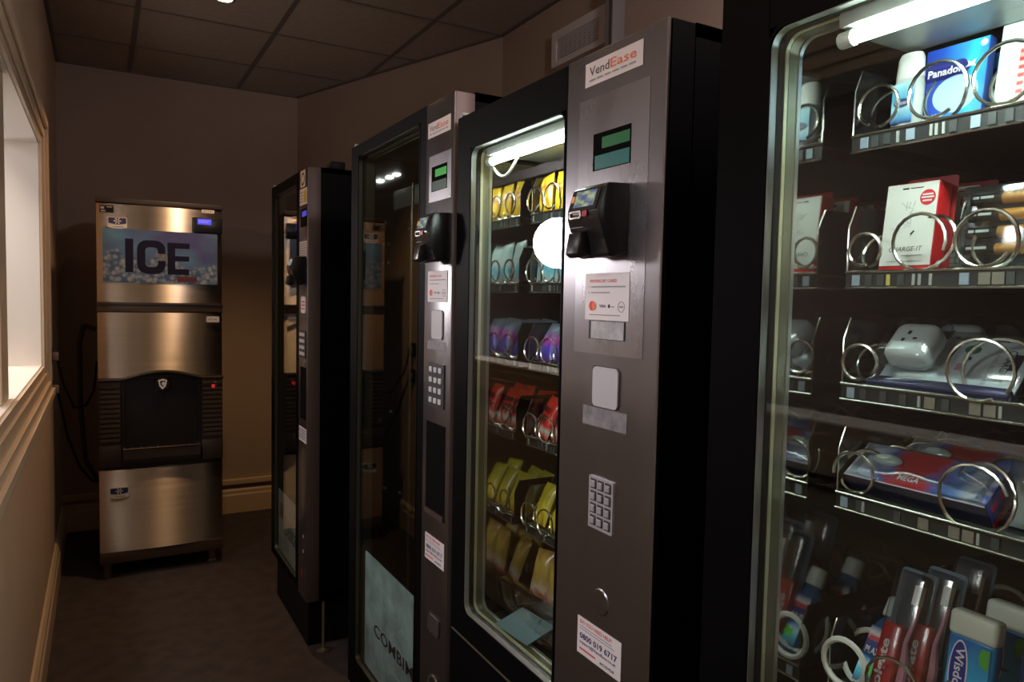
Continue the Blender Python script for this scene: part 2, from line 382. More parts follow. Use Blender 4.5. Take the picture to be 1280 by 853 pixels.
# ------------------------------------------------------------------ ice machine
def ice_machine():
    x0, x1, y = -.016, .552, 4.03
    t = thing('ice_machine', 'tall stainless steel ice maker with dispenser bay at the end of the aisle', 'ice machine', (.27, 4.3, 0))
    fr = Frame((0, y, 0), (1, 0, 0), (0, 0, 1), (0, -1, 0))
    B('cabinet', x0, x1, y+.02, 4.62, .075, 1.868, darkbr, t, bev=.006)
    B('top_cap', x0-.002, x1+.002, 1.852, 1.876, -.02, .006, darkbr, t, fr, .004)
    def curved(name, z0, z1, bottom=None):
        bm = bmesh.new(); N = 28; cols = []
        for k in range(N+1):
            s = k/N; x = x0+.002+(x1-x0-.004)*s
            w = -.011+.027*(1-(2*s-1)**2)
            zb = bottom(s) if bottom else z0
            cols.append([bm.verts.new(fr(x, zb, w)), bm.verts.new(fr(x, z1, w)), bm.verts.new(fr(x, z1, -.015)), bm.verts.new(fr(x, zb, -.015))])
        for a, b in zip(cols, cols[1:]):
            for q in range(4): bm.faces.new((a[q], b[q], b[(q+1) % 4], a[(q+1) % 4]))
        bm.faces.new(cols[0]); bm.faces.new(cols[-1][::-1])
        return obj(name, bm, ice_steel, t, True)
    curved('upper_panel', 1.372, 1.846)
    arch = lambda s: 1.000+.036*max(0, math.cos((s-.5)*math.pi/.66))**1.2 if abs(s-.5) < .33 else 1.000
    curved('middle_panel', 1.0, 1.322, arch)
    curved('lower_panel', .135, .545)
    # arch lip
    for nm, m, dz, w in (('arch_trim', darkbr, -.008, .020), ('arch_lip', chrome, -.015, .018)):
        bm = bmesh.new(); n = 28
        s0, s1 = (0, 1) if nm == 'arch_trim' else (.17, .83)
        pts = [fr(x0+(x1-x0)*(s0+(s1-s0)*k/n), arch(s0+(s1-s0)*k/n)+dz, w) for k in range(n+1)]
        tube(bm, pts, .009 if nm == 'arch_trim' else .0022, 8); obj(nm, bm, m, t, True)
    B('joint_strip', x0, x1, 1.326, 1.368, -.01, .008, mat('joint_brown', (.10, .075, .055), .4, .3), t, fr, .003)
    B('joint_strip', x0, x1, 1.355, 1.372, -.005, .014, darkbr, t, fr, .003)
    # bay
    bay = mat('bay_black', (.014, .012, .013), .3)
    bm = bmesh.new(); frame_ring(bm, rrect(.084, .446, .60, 1.0, .02), rrect(.098, .432, .655, .995, .025), -.01, .012, fr); obj('bay_surround', bm, bay, t, True)
    B('bay_back', .09, .44, .65, 1.02, -.012, -.006, bay, t, fr)
    for (a, b) in ((x0+.002, .082), (.448, x1-.002)):
        B('side_fascia', a, b, .57, .992, -.01, .004, darkbr, t, fr)
        bm = bmesh.new()
        for k in range(12):
            v = .688+k*.024
            prism(bm, [(v, 0), (v+.019, 0), (v+.012, .015), (v, .015)], a+.006, b-.004, Frame(fr.o+fr.W*.0, fr.V, fr.W, fr.U))
        lv = mat('louvre_brown', (.06, .044, .034), .32)
        obj('louvres', bm, lv, t)
        B('fascia_foot', a, b, .565, .668, 0, .018, darkbr, t, fr, .003)
    bm = bmesh.new(); lathe(bm, [(.048, 0), (.048, .004), (.034, .03), (.034, .05)], (0, 0, 0), 24)
    bmesh.ops.rotate(bm, verts=bm.verts, matrix=Matrix.Rotation(R(90), 3, 'X')); bmesh.ops.translate(bm, verts=bm.verts, vec=(.266, y+.03, .965))
    ch = obj('chute', bm, bay, t, True)
    bm = bmesh.new(); frame_ring(bm, [(.246, .985), (.252, .955), (.266, .938), (.282, .955), (.288, .985), (.267, .992)],
                                 [(.254, .98), (.258, .962), (.266, .952), (.275, .962), (.28, .98), (.267, .984)], .014, .024, fr)
    obj('chute_badge', bm, mat('badge_silver', (.85, .85, .85), .5), ch)
    bm = bmesh.new(); prism(bm, ell(.270, .968, .008, .009, 12), .016, .026, fr); obj('badge_centre', bm, MATS['badge_silver'], t)
    bm = bmesh.new(); prism(bm, [(0, .572), (.035, .58), (.042, .60), (.042, .64), (.034, .65), (0, .65)], .088, .44, Frame(fr.o, fr.W, fr.V, fr.U)); dt = obj('drip_tray', bm, darkbr, t)
    B('tray_rim', .088, .44, .648, .655, -.002, .046, mat('tray_rim_copper', (.36, .26, .19), .25, .8), dt, fr, .002)
    bm = bmesh.new()
    for k in range(9): box(bm, .1+k*.037, .128+k*.037, .655, .657, .004, .038, fr)
    obj('tray_grid', bm, blacks, dt)
    B('bottom_rail', x0+.002, x1-.002, .078, .135, -.02, .004, mat('rail_brown', (.10, .07, .05), .4, .4), t, fr, .003)
    # red switch
    sw = B('switch', .497, .512, .935, .955, .004, .016, mat('switch_red', (.75, .03, .04), .35, emit=(1, .05, .05), es=.35), t, fr, .003, 'small red rocker switch')
    B('switch_lever', .508, .52, .950, .966, .004, .014, MATS['switch_red'], sw, fr, .002)
    # logo badges
    for i, (u0, v0) in enumerate(((.034, 1.726), (.030, .405))):
        u1, v1 = u0+.082, v0+.056
        pts = [(u0, v1), (u0, v0+.008)]+[(u0+(u1-u0)*k/8, v0+.008-.008*math.sin(math.pi*k/8)) for k in range(1, 8)]+[(u1, v0+.008), (u1, v1-.004), (u1-.004, v1)]
        bm = bmesh.new(); prism(bm, pts, .010, .013+.004*i, fr); bd = obj('badge', bm, mat('badge_white', (.66, .64, .62), .4), t)
        wv = .0135+.004*i
        pts = [(u0+.003, v1-.003), (u0+.003, v0+.028)]+[(u0+.003+.076*k/8, v0+.028-.006*math.sin(math.pi*k/8)) for k in range(1, 8)]+[(u1-.003, v0+.028), (u1-.003, v1-.003)]
        bm = bmesh.new(); prism(bm, pts, wv, wv+.0006, fr); obj('badge_field', bm, mat('badge_navy', (.025, .03, .10), .4), bd)
        bm = bmesh.new(); cx, cy = (u0+u1)/2, v0+.038
        for k in range(6):
            a = math.pi*k/3
            d = Vector((math.cos(a), math.sin(a))); n = Vector((-d.y, d.x))
            q = [(cx+d.x*.003+n.x*.0012, cy+d.y*.003+n.y*.0012), (cx+d.x*.016+n.x*.003, cy+d.y*.015+n.y*.003), (cx+d.x*.016-n.x*.003, cy+d.y*.015-n.y*.003), (cx+d.x*.003-n.x*.0012, cy+d.y*.003-n.y*.0012)]
            prism(bm, q, wv+.0006, wv+.0012, fr)
        obj('snowflake', bm, white_s, bd)
        bars('badge_line', [(u0+.024, u1-.014, v0+.009, v0+.0125)], wv, ink_g, bd, fr)
    # poster
    pm = poster_mat()
    po = decal('poster', .011, .525, 1.468, 1.727, .017, pm, t, fr, .001, label='blue printed poster reading ICE over heaped ice cubes')
    W0 = .0185; navy = mat('ice_navy', (.008, .007, .028), .6, spec=.2)
    bars('letter_i', [(.107, .142, 1.519, 1.682)], W0, navy, po, fr, .0006)
    bm = bmesh.new(); o = rrect(.158, .284, 1.514, 1.679, .045, 6); inn = rrect(.194, .250, 1.548, 1.645, .018, 6)
    frame_ring(bm, o, inn, W0, W0+.0006, fr)
    geom = [f for f in bm.faces if all((v.co.x > .240 and 1.578 < v.co.z < 1.615) for v in f.verts)]
    obj('letter_c', bm, navy, po)
    bars('letter_c_gap', [(.249, .288, 1.580, 1.614)], W0+.0007, mat('ice_pale', (.16, .17, .19), .5, noise=((90, 90, 90), .6)), po, fr, .0003)
    bars('letter_e', [(.293, .328, 1.514, 1.672), (.328, .394, 1.645, 1.672), (.328, .392, 1.582, 1.607), (.328, .392, 1.514, 1.542)], W0, navy, po, fr, .0006)
    bars('plaque', [(.337, .428, 1.478, 1.506)], W0, mat('plaque_red', (.16, .02, .02), .5), po, fr, .0005)
    text('BALLERN', .339, 1.482, W0+.0008, .087, .018, ink_k, po, fr, bold=.01)
    # controller
    cp = B('controller', .408, .55, 1.728, 1.81, .004, .024, mat('controller_black', (.012, .012, .014), .3), t, fr, .008)
    bars('display', [(.431, .496, 1.772, 1.800)], .0243, mat('lcd_blue', (.01, .01, .05), .3, emit=(.07, .06, .75), es=1.1), cp, fr)
    bars('display_text', [(.436, .49, 1.789, 1.792), (.436, .482, 1.781, 1.784)], .0248, mat('lcd_line', (.3, .3, .8), .4, emit=(.3, .3, 1), es=.5), cp, fr)
    lb = bars('label_plate', [(.452, .512, 1.832, 1.848)], .013, white_s, t, fr); text('67141', .458, 1.836, .0137, .046, .008, ink_k, lb, fr)
    lb = bars('label_plate', [(.474, .534, 1.276, 1.306)], .012, white_s, t, fr); text('67140', .481, 1.285, .0127, .044, .01, ink_k, lb, fr)
    lb = bars('label_plate', [(.0, .058, 1.802, 1.834)], .012, blacks, t, fr)
    bars('label_mark', [(.03, .054, 1.826, 1.831), (.004, .02, 1.818, 1.829), (.006, .026, 1.806, 1.812)], .0127, ink_g, lb, fr)
    for (x, yy) in ((.018, 4.075), (.50, 4.075), (.018, 4.56), (.50, 4.56)):
        bm = bmesh.new(); lathe(bm, [(.024, 0), (.024, .012), (.017, .018), (.02, .076)], (x, yy, 0)); obj('leg', bm, mat('leg_grey', (.22, .18, .16), .35, .8), t, True)
    return t
def poster_mat():
    m = bpy.data.materials.new('ice_print'); m.use_nodes = True; nt = m.node_tree; b = nt.nodes['Principled BSDF']; b.inputs['Roughness'].default_value = .35
    N = nt.nodes.new; L = nt.links.new
    tc = N('ShaderNodeTexCoord'); sp = N('ShaderNodeSeparateXYZ'); L(tc.outputs['UV'], sp.inputs[0])
    mp = N('ShaderNodeMapping'); mp.inputs['Scale'].default_value = (26, 13, 1); L(tc.outputs['UV'], mp.inputs[0])
    vo = N('ShaderNodeTexVoronoi'); L(mp.outputs[0], vo.inputs['Vector']); vo.inputs['Scale'].default_value = 1
    cr = N('ShaderNodeValToRGB'); L(vo.outputs['Distance'], cr.inputs[0])
    e = cr.color_ramp.elements; e[0].color = (.46, .41, .39, 1); e[1].color = (.06, .11, .20, 1); e[1].position = .75
    n = e.new(.4); n.color = (.25, .28, .32, 1)
    n2 = N('ShaderNodeTexNoise'); n2.inputs['Scale'].default_value = 14; L(tc.outputs['UV'], n2.inputs['Vector'])
    tint = N('ShaderNodeMix'); tint.data_type = 'RGBA'; tint.blend_type = 'MULTIPLY'; tint.inputs[0].default_value = .6
    cr2 = N('ShaderNodeValToRGB'); cr2.color_ramp.elements[0].position = .35; cr2.color_ramp.elements[0].color = (.25, .7, .95, 1); cr2.color_ramp.elements[1].position = .6; cr2.color_ramp.elements[1].color = (1, .95, .95, 1)
    L(n2.outputs['Fac'], cr2.inputs[0]); L(cr.outputs[0], tint.inputs[6]); L(cr2.outputs[0], tint.inputs[7])
    sky = N('ShaderNodeValToRGB'); g = N('ShaderNodeTexNoise'); g.inputs['Scale'].default_value = 1.6; L(tc.outputs['UV'], g.inputs['Vector'])
    sky.color_ramp.elements[0].position = .38; sky.color_ramp.elements[0].color = (.06, .06, .19, 1); sky.color_ramp.elements[1].position = .62; sky.color_ramp.elements[1].color = (.09, .22, .36, 1)
    L(g.outputs['Fac'], sky.inputs[0])
    # heap outline: v below h(u)
    wv = N('ShaderNodeTexNoise'); wv.noise_dimensions = '1D'; wv.inputs['Scale'].default_value = 3.1; L(sp.outputs[0], wv.inputs['W'])
    ma = N('ShaderNodeMath'); ma.operation = 'MULTIPLY_ADD'; L(wv.outputs['Fac'], ma.inputs[0]); ma.inputs[1].default_value = 1.5; ma.inputs[2].default_value = -.36
    sub = N('ShaderNodeMath'); sub.operation = 'SUBTRACT'; L(ma.outputs[0], sub.inputs[0]); L(sp.outputs[1], sub.inputs[1])
    mr = N('ShaderNodeMapRange'); mr.inputs[1].default_value = -.03; mr.inputs[2].default_value = .03; L(sub.outputs[0], mr.inputs[0])
    mx = N('ShaderNodeMix'); mx.data_type = 'RGBA'; L(mr.outputs[0], mx.inputs[0]); L(sky.outputs[0], mx.inputs[6]); L(tint.outputs[2], mx.inputs[7])
    L(mx.outputs[2], b.inputs['Base Color']); return m
ice_machine()

# sockets and cables behind the ice machine
for i, z in enumerate((1.112, .955)):
    t = thing('wall_socket', ['upper dark socket with plug on the left wall near the ice machine', 'lower dark socket with plug on the left wall near the ice machine'][i], 'socket', (XL, 4.06, z))
    B('face_plate', XL, XL+.008, 4.02, 4.10, z-.04, z+.04, blacks, t, bev=.003)
    pl = B('plug', XL+.008, XL+.035, 4.04, 4.08, z-.022, z+.018, mat('plug_grey', (.16, .13, .12), .5), t, bev=.006)
    bm = bmesh.new()
    if i == 0: pts = [(XL+.03, 4.06, z-.02), (-.16, 4.08, .98), (-.12, 4.2, .84), (-.07, 4.35, .83), (-.035, 4.42, .9), (-.02, 4.45, 1.05)]
    else: pts = [(XL+.03, 4.06, z-.02), (-.17, 4.1, .86), (-.15, 4.2, .70), (-.10, 4.3, .52), (-.05, 4.4, .42), (-.02, 4.45, .40)]
    tube(bm, pts, .006, 8); obj('cable', bm, blacks, t, True)
t = thing('drain_hose', 'dark ribbed hose hanging left of the ice machine', 'hose', (-.09, 4.6, 1.2))
bm = bmesh.new(); pts = [(-.02, 4.5, 1.22), (-.08, 4.5, 1.24), (-.1, 4.52, 1.15), (-.1, 4.55, .8), (-.08, 4.55, .5), (-.02, 4.55, .38)]
P = []
for a, b in zip(pts, pts[1:]):
    for k in range(12): P.append(Vector(a).lerp(Vector(b), k/12))
P.append(Vector(pts[-1])); tube(bm, P, [.011+.002*(i % 2) for i in range(len(P))], 8); obj('hose', bm, mat('hose_dark', (.05, .04, .04), .5), t, True)

# ------------------------------------------------------------------ vending machine pieces
def coil(parent, y, z, r, x0=.826, L=.42, pitch=.055, wire=.0022, phase=-1.2, flip=1, m=None):
    bm = bmesh.new(); n = int(L/pitch*20); pts = []
    for k in range(n+1):
        a = phase+flip*2*math.pi*k/20
        pts.append((x0+(.010*k/20 if k < 18 else .009+(L-.009)*(k-18)/(n-18)), y+r*math.cos(a), z+r*math.sin(a)))
    tube(bm, pts, wire, 6); return obj('coil', bm, m or chrome, parent, True)
def shelf(root, z, y0, y1, nd=(), tags=(), xb=1.35, x=.828, div_h=.085):
    s = B('shelf', x+.004, xb, y0, y1, z-.004, z-.001, railm, root)
    B('price_rail', x, x+.005, y0, y1, z-.018, z, raild, s)
    bm = bmesh.new(); tube(bm, [(x-.001, y0, z+.001), (x-.001, y1, z+.001)], .0018, 6); tube(bm, [(x-.001, y0, z-.019), (x-.001, y1, z-.019)], .0014, 6)
    obj('rail_edge', bm, chrome, s, True)
    for (u, kind) in tags:
        mm = {'b': mat('tag_blue', (.28, .35, .42), .4), 'g': mat('tag_grey', (.05, .055, .055), .4), 't': mat('tag_tan', (.20, .18, .14), .5), 'y': mat('tag_yellow', (.6, .5, .12), .5), 'w': mat('tag_white', (.35, .37, .35), .4)}[kind[0]]
        wd = {'b': .010, 'g': .008, 't': .012, 'y': .004, 'w': .003}[kind[0]]
        B('price_tag', x-.002, x-.0005, u-wd, u, z-.016, z-.003, mm, s)
    for y in (y1,)+tuple(nd):
        bm = bmesh.new(); prism(bm, [(x+.002, z-.018), (x+.002, z+.058), (x+.014, z+div_h), (xb-.02, z+div_h), (xb-.02, z-.018)], -y, -y+.0012, Frame((0, 0, 0), (1, 0, 0), (0, 0, 1), (0, -1, 0)))
        d = obj('divider', bm, mat('divider_liner', (.10, .10, .10), .12, .9), s)
        bm = bmesh.new(); tube(bm, [(x+.001, y-.0006, z), (x+.001, y-.0006, z+.058), (x+.013, y-.0006, z+div_h)], .0011, 6); obj('divider_edge', bm, chrome, s, True)
    return s
def door_trim(root, yl, yr, zb, zt, lit=True):
    """stepped bright profile round the glass, u=-Y"""
    fr = F(0)
    u0, u1 = -yl, -yr
    for nm, m, g0, g1, w0, w1 in (('glass_lip', black, -.004, 0, -.012, .0012), ('glass_trim', alu, 0, .0012, -.019, -.001), ('glass_gasket', blacks, .0012, .002, -.024, -.012),
                                  ('glass_bead', gold, .0015, .0032, -.029, -.023), ('glass_channel', alud, .002, .004, -.044, -.029), ('glass_rail', alu, .0035, .0055, -.05, -.044)):
        bm = bmesh.new()
        o = rrect(u0+g0, u1-g0, zb+g0, zt-g0, .024, 6); i = rrect(u0+g1, u1-g1, zb+g1, zt-g1, .02, 6)
        if not lit and m is not blacks: m = black if nm == 'glass_lip' else alu_shaded  # no lamp inside: shade is put into the trim colour
        frame_ring(bm, o, i, w0, w1, fr); obj(nm, bm, m, root, True)
    bm = bmesh.new(); box(bm, u0+.001, u1-.001, zb+.001, zt-.001, -.011, -.008, fr); obj('glass_pane', bm, glassm, root)
def card_reader(root, y0, y1, zb, zt):
    """y0 = far (left) side, y1 = near side"""
    h = zt-zb; fr = Frame((.70, y1, zb), (-1, 0, 0), (0, 0, 1), (0, 1, 0))   # (out, up, towards far side)
    wd = y0-y1
    blk = mat('reader_black', (.014, .013, .014), .28)
    prof = [(0, .01), (.030, 0), (.040, .004), (.044, .030), (.058, .062), (.060, .070), (.048, .108), (.040, .114), (0, .116)]
    prof = [(a, b/.116*h) for a, b in prof]
    bm = bmesh.new(); prism(bm, prof, 0, wd, fr); bmesh.ops.bevel(bm, geom=list(bm.edges), offset=.003, segments=2, profile=.5, affect='EDGES')
    rd = obj('card_reader', bm, blk, root, True)
    # card chin that juts forward under the screen
    chin = [(.036, .006), (.058, .000), (.066, .006), (.060, .040), (.044, .044)]
    bm = bmesh.new(); prism(bm, [(a, b/.116*h) for a, b in chin], wd*.52, wd*.92, fr); bmesh.ops.bevel(bm, geom=list(bm.edges), offset=.002, segments=2, profile=.5, affect='EDGES')
    obj('card_slot', bm, blk, rd, True)
    # screen lies on the sloping upper face from prof[5] to prof[6]
    a = Vector((prof[5][0], prof[5][1])); b = Vector((prof[6][0], prof[6][1])); d = (b-a)
    L = d.length; d.normalize(); n = Vector((d.y, -d.x))
    o = fr(a.x, a.y, wd)
    sf = Frame(o, (0, -1, 0), fr.U*d.x+fr.V*d.y, fr.U*n.x+fr.V*n.y)
    bars('screen_bezel', [(.004, wd-.006, L*.06, L*.96)], .0008, mat('reader_bezel', (.03, .03, .035), .3), rd, sf, .0008)
    decal('screen', .016, wd-.014, L*.22, L*.88, .0018, screen_mat(), rd, sf)
    bars('screen_badge', [(.006, .013, L*.45, L*.72)], .0018, mat('badge_orange', (.6, .25, .1), .4, emit=(1, .4, .15), es=.25), rd, sf)
    a2 = Vector((prof[4][0], prof[4][1])); o2 = fr(a2.x, a2.y, wd)
    d2 = (Vector(prof[5])-a2).normalized()
    sf2 = Frame(fr(.0595, .0630/.116*h, wd), (0, -1, 0), (0, 0, 1), (-1, 0, 0))
    bm = bmesh.new(); frame_ring(bm, rrect(.008, .040, -.002, .010, .004), rrect(.011, .037, .0005, .0075, .003), .001, .0022, sf2); obj('key_ring', bm, mat('key_ring_silver', (.5, .47, .45), .35, .6), rd, True)
    bars('cancel_key', [(.044, .056, .0, .009)], .001, mat('key_red', (.35, .01, .04), .4), rd, sf2, .0015)
    bars('reader_line', [(.010, .045, -.016, -.015)], .0005, ink_g, rd, sf2)
    return rd
def screen_mat():
    if 'reader_screen' in MATS: return MATS['reader_screen']
    m = mat('reader_screen', (.05, .05, .06), .2); nt = m.node_tree; b = nt.nodes['Principled BSDF']
    tc = nt.nodes.new('ShaderNodeTexCoord'); n = nt.nodes.new('ShaderNodeTexNoise'); n.inputs['Scale'].default_value = 2.6; n.inputs['Detail'].default_value = 1
    cr = nt.nodes.new('ShaderNodeValToRGB'); cr.color_ramp.interpolation = 'EASE'; e = cr.color_ramp.elements
    e[0].position = .35; e[0].color = (.10, .12, .40, 1); e[1].position = .66; e[1].color = (.5, .55, .75, 1)
    x = e.new(.47); x.color = (.2, .3, .25, 1); x = e.new(.55); x.color = (.45, .5, .2, 1)
    nt.links.new(tc.outputs['UV'], n.inputs['Vector']); nt.links.new(n.outputs['Fac'], cr.inputs[0]); nt.links.new(cr.outputs[0], b.inputs['Emission Color']); b.inputs['Emission Strength'].default_value = .65
    return m
def vend_sticker(root, yl, yr, z0, z1):
    fr = F(yl); w = yl-yr; h = z1-z0
    s = decal('brand_sticker', 0, w, z0, z1, .0016, white_s, root, fr)
    text('Vend', w*.08, z0+h*.42, .0026, w*.36, h*.38, ink_k, s, fr)
    text('Ease', w*.46, z0+h*.42, .0026, w*.44, h*.38, ink_o, s, fr, bold=.008)
    bars('strapline', [(w*(.08+.14*k), w*(.19+.14*k), z0+h*.2, z0+h*.27) for k in range(6)], .0024, ink_g, s, fr)
def pay_sticker(root, yl, yr, z0, z1):
    fr = F(yl); w = yl-yr; h = z1-z0
    s = decal('payment_sticker', 0, w, z0, z1, .0019, white_s, root, fr)
    text('PAYING BY CARD', w*.11, z0+h*.80, .0028, w*.62, h*.07, ink_r, s, fr, bold=.02)
    bars('small_print', [(w*.08, w*.10, z0+h*.70, z0+h*.72), (w*.14, w*.92, z0+h*.695, z0+h*.725), (w*.08, w*.10, z0+h*.57, z0+h*.60), (w*.14, w*.58, z0+h*.575, z0+h*.60), (w*.11, w*.82, z0+h*.1, z0+h*.12)], .0028, ink_g, s, fr)
    bm = bmesh.new(); prism(bm, ell(w*.17, z0+h*.30, w*.07, w*.07, 18), .0026, .0030, fr); obj('red_disc', bm, ink_r, s)
    bm = bmesh.new(); prism(bm, ell(w*.22, z0+h*.30, w*.05, w*.06, 18), .0031, .0033, fr); obj('red_disc', bm, ink_o, s)
    text('VISA', w*.34, z0+h*.27, .0028, w*.16, h*.06, ink_b, s, fr, bold=.03)
    bm = bmesh.new(); prism(bm, ell(w*.57, z0+h*.30, w*.025, h*.04, 12), .0026, .0030, fr); box(bm, w*.62, w*.68, z0+h*.28, z0+h*.295, .0026, .0030, fr); obj('pay_mark', bm, ink_k, s)
    bm = bmesh.new(); frame_ring(bm, ell(w*.84, z0+h*.29, w*.075, w*.075, 20), ell(w*.84, z0+h*.29, w*.065, w*.065, 20), .0026, .0030, fr); box(bm, w*.80, w*.88, z0+h*.27, z0+h*.31, .0026, .0030, fr); obj('pay_ring', bm, ink_g, s)
def help_sticker(root, yl, yr, z0, z1):
    fr = F(yl); w = yl-yr; h = z1-z0
    s = decal('help_sticker', 0, w, z0, z1, .0014, white_s, root, fr)
    text('DO YOU NEED HELP?', w*.06, z0+h*.83, .0022, w*.74, h*.10, ink_r, s, fr, bold=.02)
    bars('small_print', [(w*.06, w*.80, z0+h*.755, z0+h*.775), (w*.06, w*.86, z0+h*.685, z0+h*.705)], .0022, ink_g, s, fr)
    text('0800 019 6717', w*.06, z0+h*.42, .0022, w*.86, h*.17, ink_b, s, fr, bold=.03)
    text('support@VendEase.co.uk', w*.06, z0+h*.27, .0022, w*.84, h*.11, ink_b, s, fr, bold=.02)
    bars('red_print', [(w*.06, w*.44, z0+h*.13, z0+h*.17)], .0022, ink_r, s, fr)
    text('#628458', w*.54, z0+h*.08, .0022, w*.32, h*.09, ink_k, s, fr, bold=.01)
def slot_plate(root, y0, y1, z0, z1, m=None):
    fr = F(0)
    bm = bmesh.new(); prism(bm, rrect(-y0-.005, -y1, z0-.001, z1+.001, .006), .0012, .0018, fr); s = obj('slot_recess', bm, ink_k, root)
    bm = bmesh.new(); prism(bm, rrect(-y0, -y1, z0, z1, .008), .002, .005, fr); obj('slot_flap', bm, m or mat('flap_grey', (.52, .52, .56), .4, .2), s, True)
def tape(root, y0, y1, z0, z1):
    bars('tape_label', [(-y0, -y1, z0, z1)], .0014, mat('tape_grey', (.24, .235, .25), .5, .3, noise=((60, 60, 60), .25)), root, F(0), .0004)
def keypad(root, y0, y1, z0, z1, lit=False):
    fr = F(0); w = y0-y1; h = z1-z0
    k = decal('keypad', -y0, -y1, z0, z1, .001, keym if not lit else keyd, root, fr, .004, .002)
    for r in range(4):
        for c in range(3):
            u = -y0+w*(.08+.3*c); v = z0+h*(.06+.235*r)
            if not lit: bars('key_well', [(u, u+w*.25, v, v+h*.19)], .0051, keyd, k, fr, .0003)
            bm = bmesh.new(); box(bm, u+w*.03, u+w*.21, v+h*.03, v+h*.155, .005, .0085, fr, .001, 1)
            obj('key', bm, keym if not lit else mat('key_white', (.6, .62, .62), .4), k)
    return k
def coin_display(root, y0, y1, z0, z1, c1, c2, m):
    fr = F(0); w = y0-y1; h = z1-z0
    d = bars('display', [(-y0, -y1, z0, z1)], .0012, pit, root, fr, .0012)
    bars('display_window', [(-y0+w*.25, -y1-w*.02, z0+h*.56, z1-h*.14)], .0026, c1, d, fr)
    bars('display_window', [(-y0+w*.06, -y1-w*.02, z0+h*.02, z0+h*.40)], .0026, c2, d, fr)
def cabinet(root, y0, y1, h, zb, cy0, cy1, gy0, gy1, gz0, gz1, x1=1.52, flank=True, ledge=True):
    """y0 far end, y1 near end, column between cy0 (far) and cy1, glass opening gy0..gy1"""
    # shell: sides, back, top, bottom
    bm = bmesh.new()
    box(bm, .75, x1, y0-.012, y0, zb, h); box(bm, .75, x1, y1, y1+.012, zb, h)
    box(bm, x1-.02, x1, y1, y0, zb, h); box(bm, .75, x1, y1, y0, h-.02, h); box(bm, .75, x1, y1, y0, zb, zb+.03)
    obj('cabinet_shell', bm, black, root)
    # door frame
    dl = cy0 if cy0 is not None else y1
    bm = bmesh.new(); fr = F(0)
    box(bm, -y0, -gy0-.003, zb, h-.002, -.048, 0, fr); box(bm, -gy1+.003, -dl, zb, h-.002, -.048, 0, fr)
    box(bm, -gy0-.004, -gy1+.004, gz1+.003, h-.002, -.048, 0, fr); box(bm, -gy0-.004, -gy1+.004, zb, gz0-.003, -.048, 0, fr)
    obj('door_frame', bm, black, root)
    if cy0 is not None:
        bm = bmesh.new()
        if flank:
            pr = [(0, zb), (0, h-.004), (.012, h), (.048, h), (.05, h-.01), (.05, zb)]
            box(bm, -cy0, -cy1, zb, h-.003, -.048, .001, fr, .003, 2)
        else:
            box(bm, -cy0, -cy1-.002, zb, h, -.006, .001, fr, .002, 1)
            B('column_body', -cy0, -cy1, zb, h-.002, -.048, -.006, black, root, fr)
        obj('control_column', bm, steel, root, True)
        if flank: B('column_flank', .702, .75, cy1-.0015, cy1+.001, zb, h-.004, sidebrown, root, bev=.0008)
    # liner
    if ledge:
        li = B('side_mirror', .755, x1-.03, gy0, gy0+.003, zb+.05, h-.03, mirror, root)
        ys_ = y1+.016
        B('back_liner', 1.40, 1.405, ys_, gy0, zb+.05, h-.03, inner, root)
        B('side_liner', .755, 1.40, ys_, ys_+.003, zb+.05, h-.03, inner, root)
        B('roof_liner', .755, 1.40, ys_, gy0, h-.035, h-.03, inner, root)

teal1 = mat('lcd_green', (.02, .05, .04), .25, emit=(.05, .42, .10), es=.14)
teal2 = mat('lcd_teal', (.02, .06, .06), .25, emit=(.03, .30, .26), es=.18)
grn1 = mat('lcd_bright_green', (.02, .05, .02), .25, emit=(.03, .45, .05), es=.55)
grn2 = mat('lcd_dim', (.05, .07, .07), .25, emit=(.02, .08, .06), es=.4)
blu1 = mat('lcd_blue_lit', (.01, .01, .04), .25, emit=(.05, .06, .6), es=.7)

# --- machine at the far end (nearest the ice machine)
A = thing('vending_machine', 'smallest looking black vending machine, farthest away, its glass mirroring the ice maker', 'vending machine', (1.1, 3.2, 0))
cabinet(A, 3.53, 2.852, 1.92, .20, 2.985, 2.852, 3.46, 3.03, .235, 1.875)
door_trim(A, 3.46, 3.03, .235, 1.875, False)
fr = F(0)
s = decal('round_sticker', -2.96, -2.888, 1.848, 1.912, .0015, white_s, A, fr); bm = bmesh.new(); frame_ring(bm, ell(-2.924, 1.88, .026, .026), ell(-2.924, 1.88, .018, .018), .0022, .0026, fr); obj('ring_mark', bm, ink_k, s)
s = decal('notice_sticker', -2.972, -2.858, 1.778, 1.842, .0015, white_s, A, fr)
bm = bmesh.new(); prism(bm, ell(-2.885, 1.81, .022, .026), .0022, .0026, fr); obj('yellow_disc', bm, mat('ink_yellow', (.55, .42, .05), .5), s)
bars('small_print', [(-2.965, -2.92, 1.826-.012*k, 1.830-.012*k) for k in range(4)], .0022, ink_g, s, fr)
coin_display(A, 2.957, 2.858, 1.692, 1.762, blu1, pit, None)
s = decal('list_sticker', -2.975, -2.858, 1.565, 1.635, .0015, white_s, A, fr); bars('small_print', [(-2.968, -2.868, 1.625-.009*k, 1.628-.009*k) for k in range(6)], .0022, ink_g, s, fr)
card_reader(A, 2.945, 2.862, 1.46, 1.575)
s = decal('name_sticker', -2.948, -2.875, 1.352, 1.418, .0015, white_s, A, fr, r=.01); bars('small_print', [(-2.935, -2.888, 1.395-.014*k, 1.400-.014*k) for k in range(3)], .0022, ink_r, s, fr)
keypad(A, 2.958, 2.864, 1.175, 1.283, True)
bars('coin_bay', [(-2.955, -2.862, .93, 1.138)], .0012, pit, A, fr, .0006)
